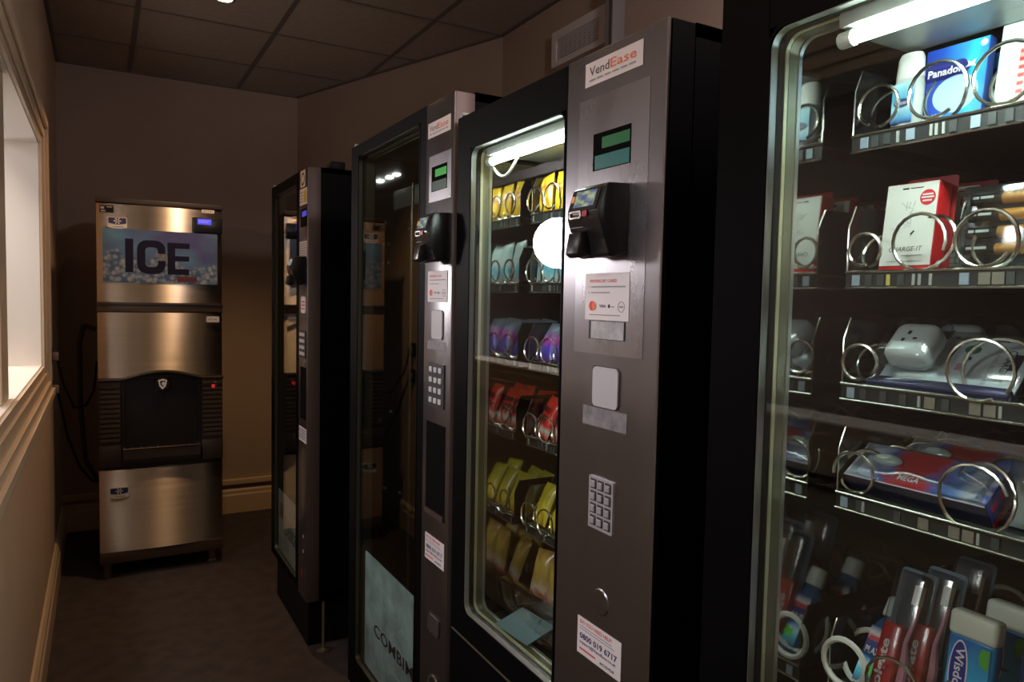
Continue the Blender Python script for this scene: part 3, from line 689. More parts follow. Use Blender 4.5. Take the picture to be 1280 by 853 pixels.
s = decal('notice_sticker', -2.972, -2.852, .838, .895, .0015, white_s, A, fr); bars('small_print', [(-2.965, -2.862, .885-.009*k, .888-.009*k) for k in range(5)], .0022, ink_b, s, fr)
bars('button_light', [(-2.905, -2.888, .45, .462)], .0015, mat('button_pale', (.3, .28, .25), .5), A, fr)
bars('button_light', [(-2.905, -2.888, .39, .402)], .0015, MATS['button_pale'], A, fr)
bars('coin_return', [(-2.93, -2.908, .285, .315)], .0015, mat('return_red', (.25, .02, .03), .4), A, fr)
s = decal('delivery_panel', -3.44, -3.035, .24, .525, -.016, mat('panel_pale', (.34, .34, .30), .5, noise=((8, 8, 8), .15)), A, fr, .002)
bars('panel_mark', [(-3.41, -3.34, .40, .47)], -.013, mat('mark_brown', (.20, .09, .05), .5), s, fr)
text('Delice', -3.30, .34, -.013, .22, .09, mat('ink_green', (.05, .08, .05), .5), s, fr)
bm = bmesh.new()
for y in (3.40, 3.28, 3.17): tube(bm, [(.95, y, .25), (.95, y, 1.80)], .006, 8)
obj('lift_rail', bm, alud, A, True)
B('lift_bracket', .90, .96, 3.14, 3.42, 1.74, 1.80, alud, A, bev=.004)
B('plinth', .72, 1.45, 2.90, 3.49, 0, .20, blacks, A)
B('top_box', .79, .85, 2.86, 2.93, 1.92, 1.952, blacks, A, bev=.006)
bm = bmesh.new(); lathe(bm, [(.026, 0), (.026, .005), (.008, .012), (.006, .02), (.006, .2)], (.765, 2.835, 0)); obj('foot', bm, mat('foot_brass', (.45, .38, .28), .35, .9), A, True)
bm = bmesh.new(); tube(bm, [(.705, 3.515, 1.925), (.76, 3.515, 1.925)], .006); obj('hinge_cap', bm, alu, A, True)

# --- middle machine, empty drinks lift behind the glass
D = thing('vending_machine', 'black lift vending machine with dark empty interior and teal lettered lower panel', 'vending machine', (1.1, 1.9, 0))
cabinet(D, 2.29, 1.517, 1.893, .16, 1.678, 1.517, 2.218, 1.722, .257, 1.855)
door_trim(D, 2.218, 1.722, .257, 1.855, False)
vend_sticker(D, 1.664, 1.533, 1.806, 1.842)
ip = decal('inset_plate', -1.656, -1.528, 1.652, 1.762, .0004, steel2, D, F(0), .0013, label='brighter inset plate')
coin_display(D, 1.639, 1.550, 1.676, 1.735, grn1, grn2, None)
card_reader(D, 1.602, 1.526, 1.503, 1.617)
pay_sticker(D, 1.653, 1.539, 1.412, 1.486)
slot_plate(D, 1.622, 1.560, 1.324, 1.392)
tape(D, 1.653, 1.545, 1.297, 1.318)
keypad(D, 1.636, 1.546, 1.160, 1.265, True)
bars('coin_bay', [(-1.652, -1.538, .892, 1.12)], .0012, pit, D, F(0), .0006)
B('coin_tray', -1.648, -1.542, .893, .905, .0, .006, mat('tray_brown', (.12, .08, .08), .4, .5), D, F(0))
help_sticker(D, 1.650, 1.536, .777, .841)
slot_plate(D, 1.620, 1.556, .604, .648, mat('return_flap', (.10, .09, .09), .35, .5))
bm = bmesh.new(); frame_ring(bm, ell(-1.59, .47, .03, .03), ell(-1.59, .47, .024, .024), .001, .003, F(0)); obj('lock_ring', bm, alud, D, True)
s = decal('lower_panel', -2.175, -1.725, .262, .623, -.022, mat('panel_teal', (.34, .45, .46), .45, noise=((14, 14, 14), .35)), D, F(0), .004)
scr = mat('panel_scratch', (.50, .60, .61), .4); bm = bmesh.new(); rnd = random.Random(3)
for k in range(70):
    u = -2.16+.42*rnd.random(); v = .30+.3*rnd.random(); a = rnd.random()*6.3; pts = []
    for q in range(6):
        pts.append(F(0)(u, v, -.0178)); u += .012*math.cos(a); v += .012*math.sin(a); a += .5*rnd.random()
    pts = [Vector((p.x, min(max(p.y, 1.727), 2.172), min(max(p.z, .265), .62))) for p in pts]
    if (pts[0]-pts[-1]).length > .01: tube(bm, pts, .0006, 4)
obj('etched_lines', bm, scr, s)
text('COMBIMAT', -2.085, .392, -.0172, .43, .038, ink_k, s, F(0), bold=.012)
for (y, x, r) in ((2.10, 1.0, .007), (2.03, 1.02, .004), (1.96, .98, .004), (2.17, .9, .004), (1.90, 1.1, .005)):
    bm = bmesh.new(); tube(bm, [(x, y, .3), (x, y, 1.80)], r, 8); obj('lift_rail', bm, alud, D, True)
br = B('lift_bracket', .92, .935, 1.93, 2.19, 1.735, 1.80, mat('bracket_zinc', (.36, .40, .38), .4, .6), D, bev=.004)
bm = bmesh.new(); rnd = random.Random(5)
for (y, z) in ((2.16, 1.66), (2.06, 1.66), (1.82, 1.70), (1.80, 1.62), (1.86, 1.62), (1.86, 1.55), (1.80, 1.55), (1.9, 1.0), (2.1, 1.1), (1.78, .95), (2.0, .72), (1.84, .70)):
    bmesh.ops.create_icosphere(bm, subdivisions=1, radius=.005, matrix=Matrix.Translation((.93, y, z)))
o = obj('screw_heads', bm, mat('zinc_dot', (.6, .62, .6), .3, .6), D)
for (y) in (1.80, 1.90, 1.97):
    B('reflection_spot', .905, .925, y-.013, y+.013, 1.852, 1.858, mat('reflection_glow', (1, 1, 1), .5, emit=(1, .97, .95), es=18), D)  # glowing plates added to imitate mirrored lights, not real LEDs
t = thing('snack_packet', 'pale packet with a green end lying inside the empty lift machine', 'packet', (.80, 1.82, .55))
B('wrapper', .79, .83, 1.80, 1.86, .66, .672, wwhite, t, bev=.003); B('green_end', .79, .83, 1.77, 1.80, .62, .66, mat('leaf_green', (.15, .3, .06), .4), t, bev=.004)
bm = bmesh.new()
tube(bm, [(.705, 2.27, 1.896), (.76, 2.27, 1.896)], .007); obj('hinge_cap', bm, alu, D, True)

# --- snack machine, lit, with its steel column nearest
Bm = thing('vending_machine', 'lit black snack vending machine with wide brushed steel control column', 'vending machine', (1.1, 1.15, 0))
cabinet(Bm, 1.497, .803, 1.824, .10, 1.057, .803, 1.43, 1.064, .722, 1.745, flank=False)
door_trim(Bm, 1.43, 1.064, .722, 1.745)
vend_sticker(Bm, 1.003, .857, 1.770, 1.808)
decal('inset_plate', -1.018, -.839, 1.336, 1.750, .0004, steel2, Bm, F(0), .0013, .002, 'slightly brighter inset plate')
coin_display(Bm, .976, .880, 1.631, 1.690, teal1, teal2, None)
card_reader(Bm, .962, .880, 1.487, 1.601)
pay_sticker(Bm, .987, .873, 1.391, 1.466)
s = bars('label_window', [(-.975, -.881, 1.360, 1.390)], .0024, ink_k, Bm, F(0), .0004); bars('label_card', [(-.968, -.883, 1.361, 1.389)], .0030, mat('tape_pale', (.40, .41, .43), .5, .2, noise=((60, 60, 60), .2)), s, F(0), .0004)
slot_plate(Bm, .958, .892, 1.252, 1.316)
tape(Bm, .987, .871, 1.218, 1.249)
keypad(Bm, .960, .896, 1.052, 1.137)
help_sticker(Bm, .986, .868, .828, .891)
bm = bmesh.new(); lathe(bm, [(.022, 0), (.02, .0015), (.001, .002)], (0, 0, 0), 24); bmesh.ops.rotate(bm, verts=bm.verts, matrix=Matrix.Rotation(R(-90), 3, 'Y'))
bmesh.ops.translate(bm, verts=bm.verts, vec=(.699, .925, .935)); obj('lock_cover', bm, steel, Bm, True)
bm = bmesh.new(); tube(bm, [(.702, 1.485, 1.828), (.78, 1.485, 1.828)], .007); obj('hinge_cap', bm, alu, Bm, True)
B('seam_line', -1.49, -1.075, .66, .664, -.001, .0012, alud, Bm, F(0))
for (z0, z1) in ((1.785, 1.80), (1.73, 1.775)):
    bars('side_label', [(.10, .125, z0, z1)], .0005, mat('side_label_grey', (.22, .20, .20), .5), Bm, Frame((.70, .803, 0), (1, 0, 0), (0, 0, 1), (0, -1, 0)))

# --- machine nearest the camera
Cm = thing('vending_machine', 'nearest lit vending machine, cropped by the right edge, selling toiletries and chargers', 'vending machine', (1.1, .3, 0))
cabinet(Cm, .702, -.12, 1.83, .10, None, None, .622, -.06, .72, 1.747)
door_trim(Cm, .622, -.06, .72, 1.747)

def lamp(root, y0, y1, x, z):
    l = B('lamp_housing', x+.004, x+.06, y0-.02, y1+.015, z+.012, z+.03, mat('lamp_housing', (.35, .38, .36), .45, .3), root, bev=.003)
    bm = bmesh.new(); tube(bm, [(x+.012, y0, z), (x+.012, y1, z)], .007, 12); obj('lamp_tube', bm, tube_w, l, True)
    bm = bmesh.new(); tube(bm, [(x+.012, y1, z), (x+.012, y1+.016, z)], .009, 12); obj('tube_socket', bm, wwhite, l, True)
    B('valance', x+.05, x+.16, y0-.02, y1+.03, z+.018, z+.024, mat('valance_grey', (.16, .18, .18), .4, .4), l)
    return l
l = lamp(Bm, 1.08, 1.375, .712, 1.712)
bm = bmesh.new(); tube(bm, [(.735, 1.380+.018-.055*k/12*2, 1.712-.03*math.sin(math.pi*k/12)-.004) for k in range(13)], .0028, 8); obj('lamp_cable', bm, wwhite, l, True)
lamp(Cm, -.02, .528, .712, 1.716)

# shelves
SZ = [1.633, 1.463, 1.321, 1.180, .925]
CS = []
tagC = [[(.587, 'b'), (.572, 'g'), (.556, 'g'), (.540, 'w'), (.528, 'b'), (.50, 'w'), (.494, 'w'), (.486, 'w'), (.478, 'g'), (.455, 'b'), (.437, 'g'), (.42, 'g')],
        [(.590, 'b'), (.572, 'g'), (.556, 'g'), (.544, 'y'), (.53, 'g'), (.512, 'w'), (.505, 'w'), (.492, 'w'), (.458, 'b'), (.438, 't'), (.424, 't'), (.41, 'g')],
        [(.590, 'b'), (.572, 'g'), (.545, 'g'), (.52, 'g'), (.498, 'w'), (.49, 't'), (.47, 'g'), (.44, 't'), (.425, 't'), (.41, 'w')],
        [(.592, 'b'), (.570, 'g'), (.562, 'w'), (.52, 'g'), (.49, 't'), (.455, 't'), (.44, 't'), (.425, 'w'), (.41, 'g')],
        [(.59, 'b'), (.56, 'g'), (.53, 'w')]]
for z, tg in zip(SZ, tagC): CS.append(shelf(Cm, z, -.03, .600, tags=tg, nd=()))
cw = mat('coil_white', (.72, .72, .66), .4)
coil(CS[0], .568, 1.667, .024); coil(CS[0], .497, 1.669, .032, phase=-2.2); coil(CS[0], .424, 1.669, .033, phase=-2.6)
coil(CS[1], .578, 1.492, .020, phase=-1.9); coil(CS[1], .508, 1.497, .033, phase=3.5, flip=-1); coil(CS[1], .436, 1.497, .031, phase=-2.6)
coil(CS[2], .578, 1.351, .022, phase=-1.9); coil(CS[2], .434, 1.354, .034, phase=-2.1)
coil(CS[3], .578, 1.210, .026, phase=-.2); coil(CS[3], .432, 1.212, .038, phase=2.8, flip=-1)
coil(CS[4], .580, .962, .028, wire=.004, phase=-2.2, m=cw, pitch=.07); coil(CS[4], .515, .962, .032, phase=-2.2); coil(CS[4], .44, .962, .032)
BS = []
BZ = [1.611, 1.457, 1.283, 1.112, .912, .775]
for i, z in enumerate(BZ[:6]):
    tg = [(1.352-.012*k, 'g') for k in range(6)]+[(1.395, 'w'), (1.325, 'b')]
    if i < 5: BS.append(shelf(Bm, z, .83, 1.405, tags=tg, x=.840))
for i in range(5):
    coil(BS[i], 1.375, BZ[i]+.030, .027, phase=-2.4, x0=.824, L=.3); coil(BS[i], 1.305, BZ[i]+.030, .027, phase=-2.4, x0=.824, L=.3)
# delivery flap low in the snack machine
B('delivery_flap', .765, .80, 1.10, 1.40, .724, .80, clear, Bm, bev=.003)
B('delivery_floor', .76, 1.38, .85, 1.425, .700, .706, inner, Bm)
t = thing('paper_slip', 'pale blue printed card lying at the bottom of the snack machine', 'card', (.74, 1.25, .742))
bm = bmesh.new(); fr = Frame((.755, 1.25, .742), (.10, -.995, 0), (.96, .10, .25), (-.25, 0, .96)); box(bm, -.07, .045, -.03, .045, 0, .002, fr); obj('card', bm, mat('slip_blue', (.14, .22, .24), .4), t)
bm = bmesh.new(); tube(bm, [fr(-.05+.01*k, -.015+.035*math.sin(k*.33), .0022) for k in range(9)], .0009, 5); tube(bm, [fr(.0, .04, .0022), fr(.008, .028, .0022)], .002, 5); obj('print', bm, mat('slip_ink', (.12, .2, .24), .4), t)

# ------------------------------------------------------------------ products
def place(o, x, y, z, tilt=0, yaw=0, roll=0):
    o.rotation_euler = (R(roll), R(tilt), R(yaw)); o.location = (x, y, z)
LBL = {}
def repeat(proto, spots, labels, group=None):
    for i, (s, lb) in enumerate(zip(spots, labels)):
        o = proto if i == 0 else copy_tree(proto)
        place(o, *s); o['label'] = lb
        if group: o['group'] = group

def grad(name, stops, axis='V', rough=.35, emit=0, noise=.0, coat=.3):
    """printed surface: colour ramp along one UV direction, broken up by noise"""
    m = mat(name, (1, 1, 1), rough, coat=coat); nt = m.node_tree; b = nt.nodes['Principled BSDF']
    tc = nt.nodes.new('ShaderNodeTexCoord'); sp = nt.nodes.new('ShaderNodeSeparateXYZ'); nt.links.new(tc.outputs['UV'], sp.inputs[0])
    src = sp.outputs['Y' if axis == 'V' else 'X']
    if noise:
        n = nt.nodes.new('ShaderNodeTexNoise'); n.inputs['Scale'].default_value = 4; n.inputs['Detail'].default_value = 2; nt.links.new(tc.outputs['UV'], n.inputs['Vector'])
        ma = nt.nodes.new('ShaderNodeMath'); ma.operation = 'MULTIPLY_ADD'; nt.links.new(n.outputs['Fac'], ma.inputs[0]); ma.inputs[1].default_value = noise*2; ma.inputs[2].default_value = -noise
        ad = nt.nodes.new('ShaderNodeMath'); nt.links.new(ma.outputs[0], ad.inputs[0]); nt.links.new(src, ad.inputs[1]); src = ad.outputs[0]
    cr = nt.nodes.new('ShaderNodeValToRGB'); e = cr.color_ramp.elements
    e[0].position, e[0].color = stops[0][0], (*stops[0][1], 1); e[1].position, e[1].color = stops[-1][0], (*stops[-1][1], 1)
    for p, c in stops[1:-1]: x = e.new(p); x.color = (*c, 1)
    nt.links.new(src, cr.inputs[0]); nt.links.new(cr.outputs[0], b.inputs['Base Color']); return m

# skin-wash bottles, top shelf
def wash_bottle():
    t = thing('lotion_bottle', '', 'bottle')
    bm = bmesh.new(); lathe(bm, [(.0165, 0), (.0185, .003), (.0185, .055), (.017, .062)], n=28, sx=.62); obj('body', bm, mat('bottle_white', (.45, .50, .48), .35), t, True)
    bm = bmesh.new(); lathe(bm, [(.0155, .062), (.0172, .064), (.0158, .088), (.013, .094), (.004, .096)], n=28, sx=.62); obj('cap', bm, wwhite, t, True)
    lb = decal('label', -.013, .013, .008, .056, .0108, grad('wash_label', [(0, (.02, .03, .2)), (.12, (.1, .35, .6)), (.35, (.4, .7, .8)), (.6, (.08, .40, .62)), (1, (.35, .65, .72))], noise=.05), t, PF, .002)
    bm = bmesh.new(); prism(bm, ell(0, .032, .010, .0055), .0130, .0134, PF); obj('oval_mark', bm, ink_b, lb)
    text('Clean', -.008, .030, .0137, .016, .005, white_s, lb, PF)
    return t
p = wash_bottle()
repeat(p, [(.858, .549, 1.635, 4), (.915, .549, 1.635, 4), (.972, .549, 1.635, 4)],
       ['white capped bottle with blue label at the front of the top toiletries shelf', 'second white capped blue label bottle, just behind the front one', 'third white capped blue label bottle, deepest in its coil'], 'blue label bottles on the top shelf')
# painkiller sachet box
def pain_pack():
    t = thing('tablet_box', '', 'box')
    fr = PF; w, h = .072, .090
    B('carton', -w/2, w/2, 0, h, -.014, 0, mat('carton_blue', (.02, .06, .30), .4), t, PF, .001)
    f = decal('front_print', -w/2+.0005, w/2-.0005, .0005, h-.0005, .0002, grad('pain_print', [(0, (.012, .04, .34)), (.3, (.015, .07, .42)), (.62, (.03, .26, .62)), (.8, (.02, .44, .74)), (1, (.02, .22, .58))], 'U', noise=.12), t, PF)
    bm = bmesh.new(); prism(bm, ell(.004, .030, .026, .022, 28), .001, .0013, PF); obj('tablet_image', bm, mat('tablet_white', (.36, .50, .66), .4), f)
    bm = bmesh.new(); prism(bm, [(-.034, .05), (.012, .05), (.020, .060), (.010, .070), (-.030, .072), (-.034, .068)], .001, .0012, PF); obj('name_band', bm, mat('band_navy', (.012, .015, .16), .4), f)
    text('Panadol', -.031, .055, .0016, .038, .0095, white_s, f, PF, bold=.03)
    bm = bmesh.new(); prism(bm, [(.012, .058), (.016, .061), (.014, .066), (.019, .063), (.024, .066), (.022, .061), (.025, .057), (.019, .059)], .0016, .0019, PF); obj('spark', bm, white_s, f)
    text('10', -.02, .006, .0012, .006, .004, white_s, f, PF, bold=.02)
    bars('pill_marks', [(-.032, -.024, .004, .009)], .0012, white_s, f, PF)
    bm = bmesh.new(); prism(bm, ell(.030, .083, .004, .004, 14), .001, .0012, PF); obj('corner_dot', bm, white_s, f)
    return t
p = pain_pack()
repeat(p, [(.862, .500, 1.640, 8), (.93, .500, 1.640, 8)], ['blue Panadol type tablet box leaning in the top shelf coil'.replace('Panadol type ', ''), 'second blue tablet box hidden behind the front one'], 'blue tablet boxes')
def relief_pack():
    t = thing('relief_pack', '', 'packet')
    B('carton', -.032, .032, 0, .105, -.012, 0, mat('carton_pale', (.50, .60, .58), .4), t, PF, .001)
    f = decal('front_print', -.031, .031, .001, .104, .0002, grad('relief_print', [(0, (.6, .66, .64)), (1, (.5, .62, .6))]), t, PF)
    bm = bmesh.new(); prism(bm, ell(.014, .088, .022, .014), .001, .0012, PF); obj('flame_outer', bm, mat('flame_orange', (.85, .22, .02), .4), f)
    bm = bmesh.new(); prism(bm, ell(.015, .088, .016, .009), .0013, .0015, PF); obj('flame_inner', bm, mat('flame_yellow', (.9, .65, .05), .4), f)
    bars('red_strip', [(-.010, -.002, .01, .066)], .001, mat('strip_pink', (.62, .35, .36), .4), f, PF)
    bars('red_letters', [(-.009, -.003, .014+.009*k, .018+.009*k) for k in range(6)], .0014, ink_r, f, PF)
    return t
p = relief_pack()
repeat(p, [(.862, .421, 1.640, 9), (.93, .421, 1.640, 9)], ['pale carton with orange flame oval at the right end of the top shelf', 'second pale carton, hidden behind the orange flame one'], 'pale cartons with flame')

# phone charger boxes
def charger_box():
    t = thing('charger_box', '', 'box')
    w, h, d = .066, .108, .026
    red = mat('box_red', (.62, .015, .02), .3, coat=.4)
    B('carton', -w/2, w/2, 0, h, -d, 0, red, t, PF, .0008)
    f = decal('front_face', -w/2+.001, w/2-.001, .006, h-.001, .0002, mat('box_white', (.74, .76, .71), .4), t, PF)
    text('CHARGE-IT', -.021, .023, .0011, .042, .006, ink_k, f, PF, shear=.2)
    bars('header', [(-.012, -.004, .100, .102), (-.002, .014, .1005, .1015)], .001, ink_k, f, PF)
    bars('small_print', [(-.004, .022, .0175, .0185), (-.022, .022, .0105, .0112)], .001, ink_g, f, PF)
    bm = bmesh.new(); prism(bm, ell(.0205, .088, .0095, .0095, 24), .001, .0013, PF); st = obj('round_sticker', bm, mat('sticker_red', (.62, .02, .03), .4), f)
    bars('sticker_words', [(.014, .027, .0905, .0925), (.013, .028, .087, .089), (.015, .026, .083, .085)], .0015, white_s, f, PF)
    bm = bmesh.new(); rnd = random.Random(2)
    for k in range(14):
        a = rnd.random()*3.1; l = .004+.008*rnd.random(); u = -.012+.022*rnd.random(); v = .048+.03*rnd.random()
        tube(bm, [PF(u, v, .0011), PF(u+l*math.cos(a), v+l*math.sin(a), .0011)], .0005, 4)
    obj('gadget_drawing', bm, mat('drawing_grey', (.50, .53, .52), .5), f)
    bm = bmesh.new(); prism(bm, [(.003, .044), (.008, .049), (.009, .047), (.006, .044)], .001, .0013, PF); prism(bm, [(.004, .041), (.0055, .045), (.0065, .044)], .001, .0013, PF); obj('lead_image', bm, ink_k, f)
    side = Frame((0, -w/2, 0), (1, 0, 0), (0, 0, 1), (0, -1, 0))
    text('4', .008, .005, .0004, .008, .009, white_s, t, side, name='side_mark', bold=.03)
    bm = bmesh.new(); prism(bm, rrect(-.026, .0375, .0, h+.012, .004), -d-.004, -d-.0028, PF); obj('backing_card', bm, mat('card_red', (.33, .015, .02), .35), t)
    return t
p = charger_box()
repeat(p, [(.854, .541, 1.466, 7), (.925, .533, 1.466, 7), (.988, .527, 1.466, 7), (1.05, .522, 1.466, 7)],
       ['foremost red and white charger box with round red sticker', 'second red and white charger box, directly behind the foremost', 'third red and white charger box back from the glass', 'rearmost red and white charger box'], 'red and white charger boxes')
# battery cards
def battery_pack():
    t = thing('battery_pack', '', 'batteries')
    w, h = .082, .098
    bm = bmesh.new(); prism(bm, rrect(-w/2, w/2, 0, h, .004), -.011, -.0095, PF); obj('card', bm, mat('card_dark', (.045, .06, .065), .4), t)
    bk = mat('cell_black', (.02, .022, .024), .25, .3); gd = mat('cell_copper', (.72, .33, .06), .25, .5); wt = mat('cell_print', (.6, .6, .56), .4)
    for k in range(4):
        v = .020+k*.0195
        bm = bmesh.new(); tube(bm, [PF(-.030, v, 0), PF(.004, v, 0)], .0068, 14); c = obj('battery', bm, bk, t, True)
        bm = bmesh.new(); tube(bm, [PF(.004, v, 0), PF(.030, v, 0), PF(.0305, v, 0)], [.0068, .0068, .003], 14); obj('copper_end', bm, gd, c, True)
        bars('cell_print', [(-.026, -.020, v-.001, v+.002), (-.018, -.004, v-.001, v+.002)], .0068, wt, c, PF)
    bm = bmesh.new(); box(bm, -w/2+.003, w/2-.003, .003, h-.004, -.009, .0085, PF, .004, 2); obj('blister', bm, pvc, t, True)
    return t
p = battery_pack()
repeat(p, [(.866, .447, 1.468, 10), (.925, .452, 1.468, 10), (.985, .455, 1.468, 10)],
       ['front blister pack of black and copper batteries right of the charger boxes', 'second blister pack of batteries, behind the front one', 'third blister pack of batteries, deepest'], 'battery blister packs')

# plug adaptor clamshells
def plug_pack():
    t = thing('adaptor_pack', '', 'adaptor')
    w, h = .170, .095
    B('insert_card', -w/2+.006, w/2-.006, .004, h-.004, -.010, -.008, mat('card_white', (.58, .62, .64), .35), t, PF)
    bm = bmesh.new(); box(bm, -.070, -.014, .028, .086, -.007, .030, PF, .014, 4); pl = obj('adaptor', bm, mat('adaptor_white', (.74, .78, .77), .35), t, True)
    bars('socket_slots', [(-.046, -.042, .060, .066), (-.036, -.031, .052, .055), (-.049, -.045, .048, .053)], .0302, ink_k, pl, PF)
    side = Frame((0, 0, 0), (0, -1, 0), (0, 0, 1), (-1, 0, 0))
    text('CHARGE-IT', .052, .078, -.0072, .050, .009, ink_k, t, PF, rot=-math.pi/2, bold=.01)
    text('TRAVEL ADAPTOR', .040, .080, -.0072, .058, .005, ink_g, t, PF, rot=-math.pi/2)
    bm = bmesh.new(); prism(bm, ell(.012, .076, .009, .007, 18), -.0076, -.0072, PF); obj('green_disc', bm, mat('disc_green', (.03, .16, .10), .4), t)
    bars('pink_mark', [(.004, .013, .042, .053)], -.0076, mat('mark_pink', (.6, .25, .30), .4), t, PF)
    bars('black_mark', [(.012, .016, .059, .064), (.060, .070, .048, .072)], -.0076, ink_k, t, PF)
    bm = bmesh.new(); box(bm, -w/2, w/2, 0, h, -.012, .006, PF, .006, 2); obj('clamshell', bm, pvc, t, True)
    bm = bmesh.new(); box(bm, -.078, -.006, .020, .094, .004, .034, PF, .012, 3); obj('dome', bm, pvc, t, True)
    B('base_fold', -w/2+.003, w/2-.003, -.001, .014, -.010, .004, mat('base_navy', (.03, .035, .10), .25, .3), t, PF, .004)
    return t
p = plug_pack()
repeat(p, [(.836, .488, 1.325, 46), (.925, .486, 1.325, 46), (1.00, .484, 1.325, 46)],
       ['front clear pack with white plug adaptor on the third shelf', 'second plug adaptor pack, its top just showing behind the front one', 'third plug adaptor pack, deepest in the row'], 'plug adaptor packs')
def small_clear():
    t = thing('clear_bag', 'crumpled clear packet at the right edge of the fourth shelf', 'packet')
    bm = bmesh.new(); bag_mesh(bm, .07, .08, .02); obj('film', bm, pvc, t, True)
    bm = bmesh.new(); bag_mesh(bm, .05, .05, .008); obj('content', bm, mat('content_white', (.5, .55, .52), .5), t, True)
    return t
def bag_mesh(bm, w, h, th, n=12, seed=1, crimp=.05):
    rnd = random.Random(seed); uvl = bm.loops.layers.uv.new('uv')
    ph = [rnd.random()*6 for _ in range(4)]
    for side in (1, -1):
        g = []
        for j in range(n+1):
            row = []
            for i in range(n+1):
                s, t = i/n, j/n; u = (s-.5)*w; v = t*h
                prof = (max(0, 1-abs(2*s-1)**2.2)*max(0, 1-abs(2*t-1)**2.6))**.6
                wr = .12*math.sin(9*s+ph[0]+5*t)*math.sin(7*t+ph[1])+.06*math.sin(17*s+ph[2])*math.sin(13*t+ph[3])
                u *= 1-.05*math.sin(math.pi*t)
                row.append(bm.verts.new(PF(u, v, side*th*prof*(1+wr)+.0004*side)))
            g.append(row)
        for j in range(n):
            for i in range(n):
                f = bm.faces.new((g[j][i], g[j][i+1], g[j+1][i+1], g[j+1][i]))
                for l, (a, b) in zip(f.loops, ((i, j), (i+1, j), (i+1, j+1), (i, j+1))): l[uvl].uv = (a/n, b/n)
def crisp_bag(name, cat, w, h, th, m, words=(), seed=1, wink=None):
    t = thing(name, '', cat)
    bm = bmesh.new(); bag_mesh(bm, w, h, th, 14, seed); b = obj('bag', bm, m, t, True)
    for k, (s, u, v, ww, hh, ink) in enumerate(words): text(s, u, v, th*1.12+.001, ww, hh, ink, b, PF, bold=.03, rot=0)
    bm = bmesh.new()
    for v in (0, h-.004):
        for k in range(4): box(bm, -w/2+.002, w/2-.002, v+k*.001, v+k*.001+.0005, -.0008, .0008, PF)
    obj('crimped_seal', bm, m, t)
    return t

# fourth shelf: toothpaste style long cartons
def long_carton():
    t = thing('long_carton', '', 'box')
    w, h, d = .172, .062, .036
    pr = grad('long_print', [(0, (.62, .66, .72)), (.12, (.5, .55, .68)), (.26, (.08, .12, .40)), (.34, (.45, .03, .05)), (.55, (.5, .02, .04)), (.66, (.06, .14, .5)), (.80, (.12, .30, .66)), (.9, (.6, .65, .7)), (1, (.05, .09, .38))], 'U', .18, noise=.16, coat=.8)
    B('carton', -w/2, w/2, 0, h, -d, 0, mat('carton_navy', (.008, .010, .035), .3), t, PF, .001)
    f = decal('front_print', -w/2+.0005, w/2-.0005, .0005, h-.0005, .0002, pr, t, PF)
    text('MEGA', -.02, .01, .0014, .026, .009, white_s, f, PF, bold=.02)
    side = Frame((0, -w/2, 0), (1, 0, 0), (0, 0, 1), (0, -1, 0))
    e = bars('end_print', [(.002, .026, .002, h-.002)], .0004, mat('end_blue', (.03, .06, .35), .25), t, side)
    bars('end_red', [(.027, .035, .002, h-.002)], .0006, mat('end_red', (.5, .03, .04), .25), e, side)
    bm = bmesh.new(); prism(bm, rrect(.007, .017, .008, .022, .003), .0008, .0011, side); prism(bm, rrect(.007, .017, .028, .042, .003), .0008, .0011, side); obj('end_marks', bm, mat('mark_magenta', (.5, .03, .14), .4), e)
    bm = bmesh.new(); tube(bm, [PF(-w/2, .0005, 0), PF(w/2, .0005, 0)], .0009, 6); obj('film_seam', bm, mat('film_white', (.6, .62, .68), .15), t, True)
    bm = bmesh.new(); bmesh.ops.create_uvsphere(bm, u_segments=18, v_segments=10, radius=1); bmesh.ops.scale(bm, verts=bm.verts, vec=(.006, .020, .009)); bmesh.ops.translate(bm, verts=bm.verts, vec=PF(-.045, .036, .003)); obj('leaf_badge', bm, mat('badge_pale', (.50, .60, .58), .2, coat=.6), t, True)
    bm = bmesh.new(); bag_mesh(bm, w*.97, h*.96, .006, 16, 8); bmesh.ops.translate(bm, verts=bm.verts, vec=PF(0, .001, .003)); obj('film', bm, pvc, t, True)
    return t
p = long_carton()
repeat(p, [(.835, .509, 1.2045, 54), (.94, .509, 1.2045, 54), (1.02, .509, 1.2045, 54)],
       ['glossy blue, white and red long carton leaning on the fourth shelf', 'second long blue and red carton behind the front one', 'third long blue and red carton, deepest'], 'long cartons on the fourth shelf')
o = small_clear(); place(o, .86, .385, 1.185, 15)

